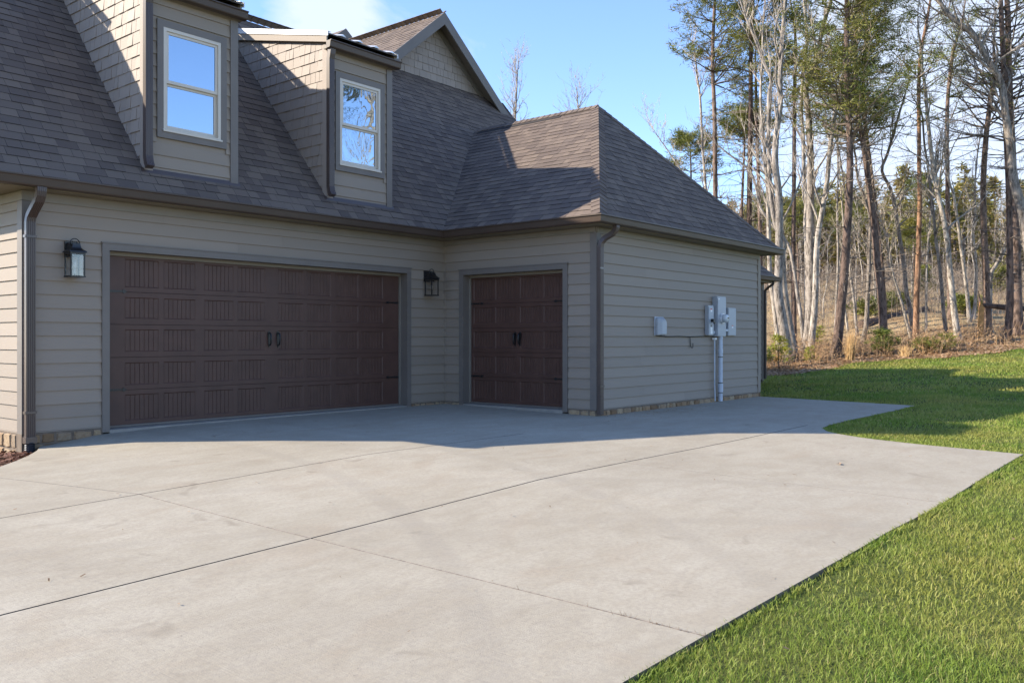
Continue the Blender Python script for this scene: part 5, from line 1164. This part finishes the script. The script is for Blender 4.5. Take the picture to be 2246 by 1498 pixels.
sprout((19.0,-3.4),.55,.55,'shrub','low green shrub right under the slender bent tree','shrub','shrub',6,n=40,size=.12)
for i,(d,r,lab) in enumerate(((38.5,15.6,'green bushy shrub on the slope left of the large left-leaning pine'),(40.2,16.9,'wide green shrub on the slope seen right of the left-leaning pine pair'),(41.0,17.9,'green shrub on the slope behind the orange barked pine'),(36.0,18.6,'small olive shrub below the middle of the sunny slope'),(44.0,24.5,'dark green young evergreen far up the slope near the snag'),(47.0,22.0,'dark green young evergreen far up the slope left of the snag'))):
    x,y=W2(d,r); sprout((x,y),.8 if i<4 else 1.9,.95 if i<4 else .75,'shrub' if i<4 else 'needles',lab,'shrub' if i<4 else 'young tree','shrub' if i<4 else 'young_pine',50+i,n=60,size=.26)
sprout((20.9,1.3),.8,.35,'seedling','yellow leafed bush seen between the V-shaped tree and the right-leaning pine','shrub','shrub',7,n=26,size=.14)
root=empty('grass_tuft',(16.85,-1.22,zland(16.85,-1.22)),'tall dry tan grass tuft standing at the lawn edge','grass tuft'); m=MB(); rn=random.Random(3)
for i in range(150):
    a=rn.uniform(0,6.28); ln=abs(rn.gauss(0,.12)); h=rn.uniform(.45,1.02); p=Vector((rn.gauss(0,.06),rn.gauss(0,.06),-.02)); q=p+Vector((math.cos(a)*ln*.4,math.sin(a)*ln*.4,h*.6)); e=p+Vector((math.cos(a)*ln,math.sin(a)*ln,h)); m.tube([p,q,e],[.006,.005,.002],3,cap=False)
m.build('blades',M['straw'],root)
for i,(dd,rr_,sz) in enumerate(((27.6,13.1,.55),(27.2,12.2,.4),(28.3,8.5,.45))):
    x,y=W2(dd,rr_); lab=('clump of straw coloured grass below the orange barked pine','small clump of straw grass at the lawn edge between two green shrubs','short straw clump behind the knee-high pine seedling')[i]
    m=MB(); rn=random.Random(30+i)
    for k in range(90):
        a=rn.uniform(0,6.28); ln=abs(rn.gauss(0,.15)); h=rn.uniform(.4,1)*sz; p=Vector((rn.gauss(0,.08),rn.gauss(0,.08),-.02)); e=p+Vector((math.cos(a)*ln,math.sin(a)*ln,h)); m.tube([p,(p+e)/2+Vector((0,0,.05)),e],[.006,.005,.002],3,cap=False)
    o=m.build('grass_tuft',M['straw']); o.location=(x,y,zland(x,y)); tag(o,lab,'grass tuft')
# snapped snag with its fallen top, slab, stump and a log-shaped bank edge
sx,sy=22.57,-3.71; sz=zland(sx,sy)
root=empty('snag',(sx,sy,sz),'snapped tree snag with raw orange wood and a jagged top','snag'); m=MB(); rn=random.Random(8)
m.tube([(0,0,-.1),(0,0,.15),(.0,0,.6),(.02,-.02,1.0),(.03,-.03,1.12)],[.13,.10,.09,.085,.07],10)
for k in range(7):
    a=k*.9; p=Vector((.03+math.cos(a)*.06,-.03+math.sin(a)*.06,1.05)); e=p+Vector((rn.gauss(0,.03),rn.gauss(0,.03),rn.uniform(.08,.28))); m.tube([p,e],[.03,.004],4)
m.build('broken_trunk',M['rawwood'],root)
m=MB(); m.tube([(.05,.05,.95),(.10,.06,1.25),(.16,.1,1.62)],[.055,.045,.006],6); m.build('standing_splinter',M['bark_pine'],root)
m=MB(); lp=[(sx+.02,sy-.05,sz+1.10),(sx+.55,sy-.65,sz+1.02),(sx+1.5,sy-1.7,sz+.93),(sx+3.2,sy-3.6,sz+.92)]
m.tube([Vector(p)-Vector(lp[0]) for p in lp],[.07,.10,.09,.05],9); o=m.build('fallen_tree',M['bark_pine']); o.location=lp[0]; tag(o,'fallen dark trunk lying level from the top of the snapped snag','fallen trunk')
m=MB(); rn=random.Random(2); m.tube([(0,0,-.1),(0,0,.1),(0,0,.24)],[.17,.14,.125],12); m.poly([(math.cos(a)*.124,math.sin(a)*.124,.243) for a in np.linspace(0,6.283,13)[:-1]]); o=m.build('stump',M['bark_grey']); x,y=23.5,-3.80; o.location=(x,y,zland(x,y)); tag(o,'low pale cut stump beside the snapped snag','stump')
a_=Vector((26.6,1.6,zland(26.6,1.6)+.10)); b_=Vector((32.6,.6,zland(32.6,.6)+.10))
m=MB(); m.tube([Vector((0,0,0)),(b_-a_)*.5+Vector((0,0,-.02)),b_-a_],[.22,.20,.13],9); o=m.build('bank_edge',M['bark_pine']); o.location=a_; tag(o,'bank edge added as a log shape across the slope behind the large left-leaning pine','bank edge')  # log shape added to stand for the dark bank edge
a_=W2(29.6,9.25); m=MB(); p=Vector((0,0,.5)); m.tube([p,p+Vector((.35,-.45,-.25)),p+Vector((.5,-.65,-.55))],[.018,.015,.01],5); m.tube([p,p+Vector((.1,-.1,.5))],[.016,.008],5); o=m.build('dead_branch',M['bark_grey']); o.location=(a_[0],a_[1],zland(*a_)); tag(o,'bare broken branch propped in the brush right of the V-shaped tree','branch')

# trees across the lawn behind the camera, seen in the wavy window; short pines added to darken the plain pane's reflection
for i,(x,y,h) in enumerate(((10.6,-16.6,15),(13.6,-17.4,15),(12.2,-19.5,17),(5.9,-21.5,7),(7.6,-22,8))):
    P=[(0,0,-.2)]+[(math.sin(z*.5+i)*.12,math.cos(z*.4)*.1,float(z)) for z in range(1,h)]
    make_tree('pine' if i!=1 else 'hardwood',P,(x,y,zland(x,y)),.2,.07,('pine across the lawn mirrored in the wavy dormer window','bare tree across the lawn mirrored in the wavy dormer window','second pine across the lawn mirrored lower in the wavy dormer window','short pine mirrored low in the plain blue dormer window','second short pine, added to darken the reflection low in the plain blue dormer window')[i],'trees mirrored in the dormer windows',seed=700+i,dense=1.5)

# ------------------------------------------------------------------ light, sky, camera
sun_to=Vector((-1,1.13,.855)).normalized()
EL=math.asin(sun_to.z); AZ=math.atan2(sun_to.x,sun_to.y)
ld=bpy.data.lights.new('sun','SUN'); ld.energy=4.3; ld.angle=R(.53); ld.color=(1,.89,.73)
lo=bpy.data.objects.new('sun',ld); COL.objects.link(lo); lo.rotation_euler=(-sun_to).to_track_quat('-Z','Y').to_euler()
w=bpy.data.worlds.new('World'); S.world=w; w.use_nodes=True; nt=w.node_tree; nt.nodes.clear()
out=nt.nodes.new('ShaderNodeOutputWorld'); bg=nt.nodes.new('ShaderNodeBackground'); nt.links.new(bg.outputs[0],out.inputs[0])
sky=nt.nodes.new('ShaderNodeTexSky'); sky.sky_type='NISHITA'; sky.sun_disc=False; sky.sun_elevation=EL; sky.sun_rotation=AZ; sky.altitude=250; sky.air_density=1.0; sky.dust_density=.2; sky.ozone_density=3.0
tc=nt.nodes.new('ShaderNodeTexCoord'); dirv=tc.outputs['Generated']
mp=nt.nodes.new('ShaderNodeMapping'); mp.inputs['Scale'].default_value=(1,1,1.7); L(nt,dirv,mp.inputs['Vector'])
cn=noise(nt,mp.outputs[0],3.4,8,.60,.5)
def bank(d,width,amt):
    v=Vector(d).normalized(); dp=N(nt,'ShaderNodeVectorMath',operation='DOT_PRODUCT'); L(nt,dirv,dp.inputs[0]); dp.inputs[1].default_value=v
    mr=N(nt,'ShaderNodeMapRange',interpolation_type='SMOOTHSTEP'); L(nt,dp.outputs['Value'],mr.inputs[0]); mr.inputs[1].default_value=math.cos(R(width)); mr.inputs[2].default_value=1; mr.inputs[3].default_value=0; mr.inputs[4].default_value=amt; return mr.outputs[0]
tot=None
for d,wd,am in CLOUDS:
    o_=bank(d,wd,am)
    if tot is None: tot=o_
    else: ad=N(nt,'ShaderNodeMath',operation='ADD'); L(nt,tot,ad.inputs[0]); L(nt,o_,ad.inputs[1]); tot=ad.outputs[0]
ad=N(nt,'ShaderNodeMath',operation='ADD'); L(nt,cn,ad.inputs[0]); L(nt,tot,ad.inputs[1])
cm=ramp(nt,ad.outputs[0],[(.58,(0,0,0)),(.78,(1,1,1))])
sk=mixc(nt,mul(nt,cm,.80),mixc(nt,1.0,sky.outputs[0],(.90,.91,1.03),'MULTIPLY'),(2.75,3.0,3.45))
L(nt,sk,bg.inputs['Color']); bg.inputs['Strength'].default_value=.15
cd=bpy.data.cameras.new('camera'); cam=bpy.data.objects.new('camera',cd); COL.objects.link(cam); S.camera=cam
cam.location=(CX,CY,CZ); cam.rotation_euler=(R(90),0,YAW-R(90))
cd.sensor_fit='HORIZONTAL'; cd.sensor_width=36; cd.lens=36*1923.39/2246; cd.shift_x=0; cd.shift_y=-(749-741.32)/2246*1; cd.clip_end=2000; cd.clip_start=.05
vs=S.view_settings; S.display_settings.display_device='sRGB'; vs.view_transform='Standard'; vs.look='None'; vs.gamma=1; vs.exposure=EXPOSURE; vs.use_curve_mapping=False
S.cycles.max_bounces=6; S.cycles.diffuse_bounces=3; S.cycles.glossy_bounces=3; S.cycles.transparent_max_bounces=8; S.cycles.caustics_reflective=False; S.cycles.caustics_refractive=False
S.cycles.use_denoising=True
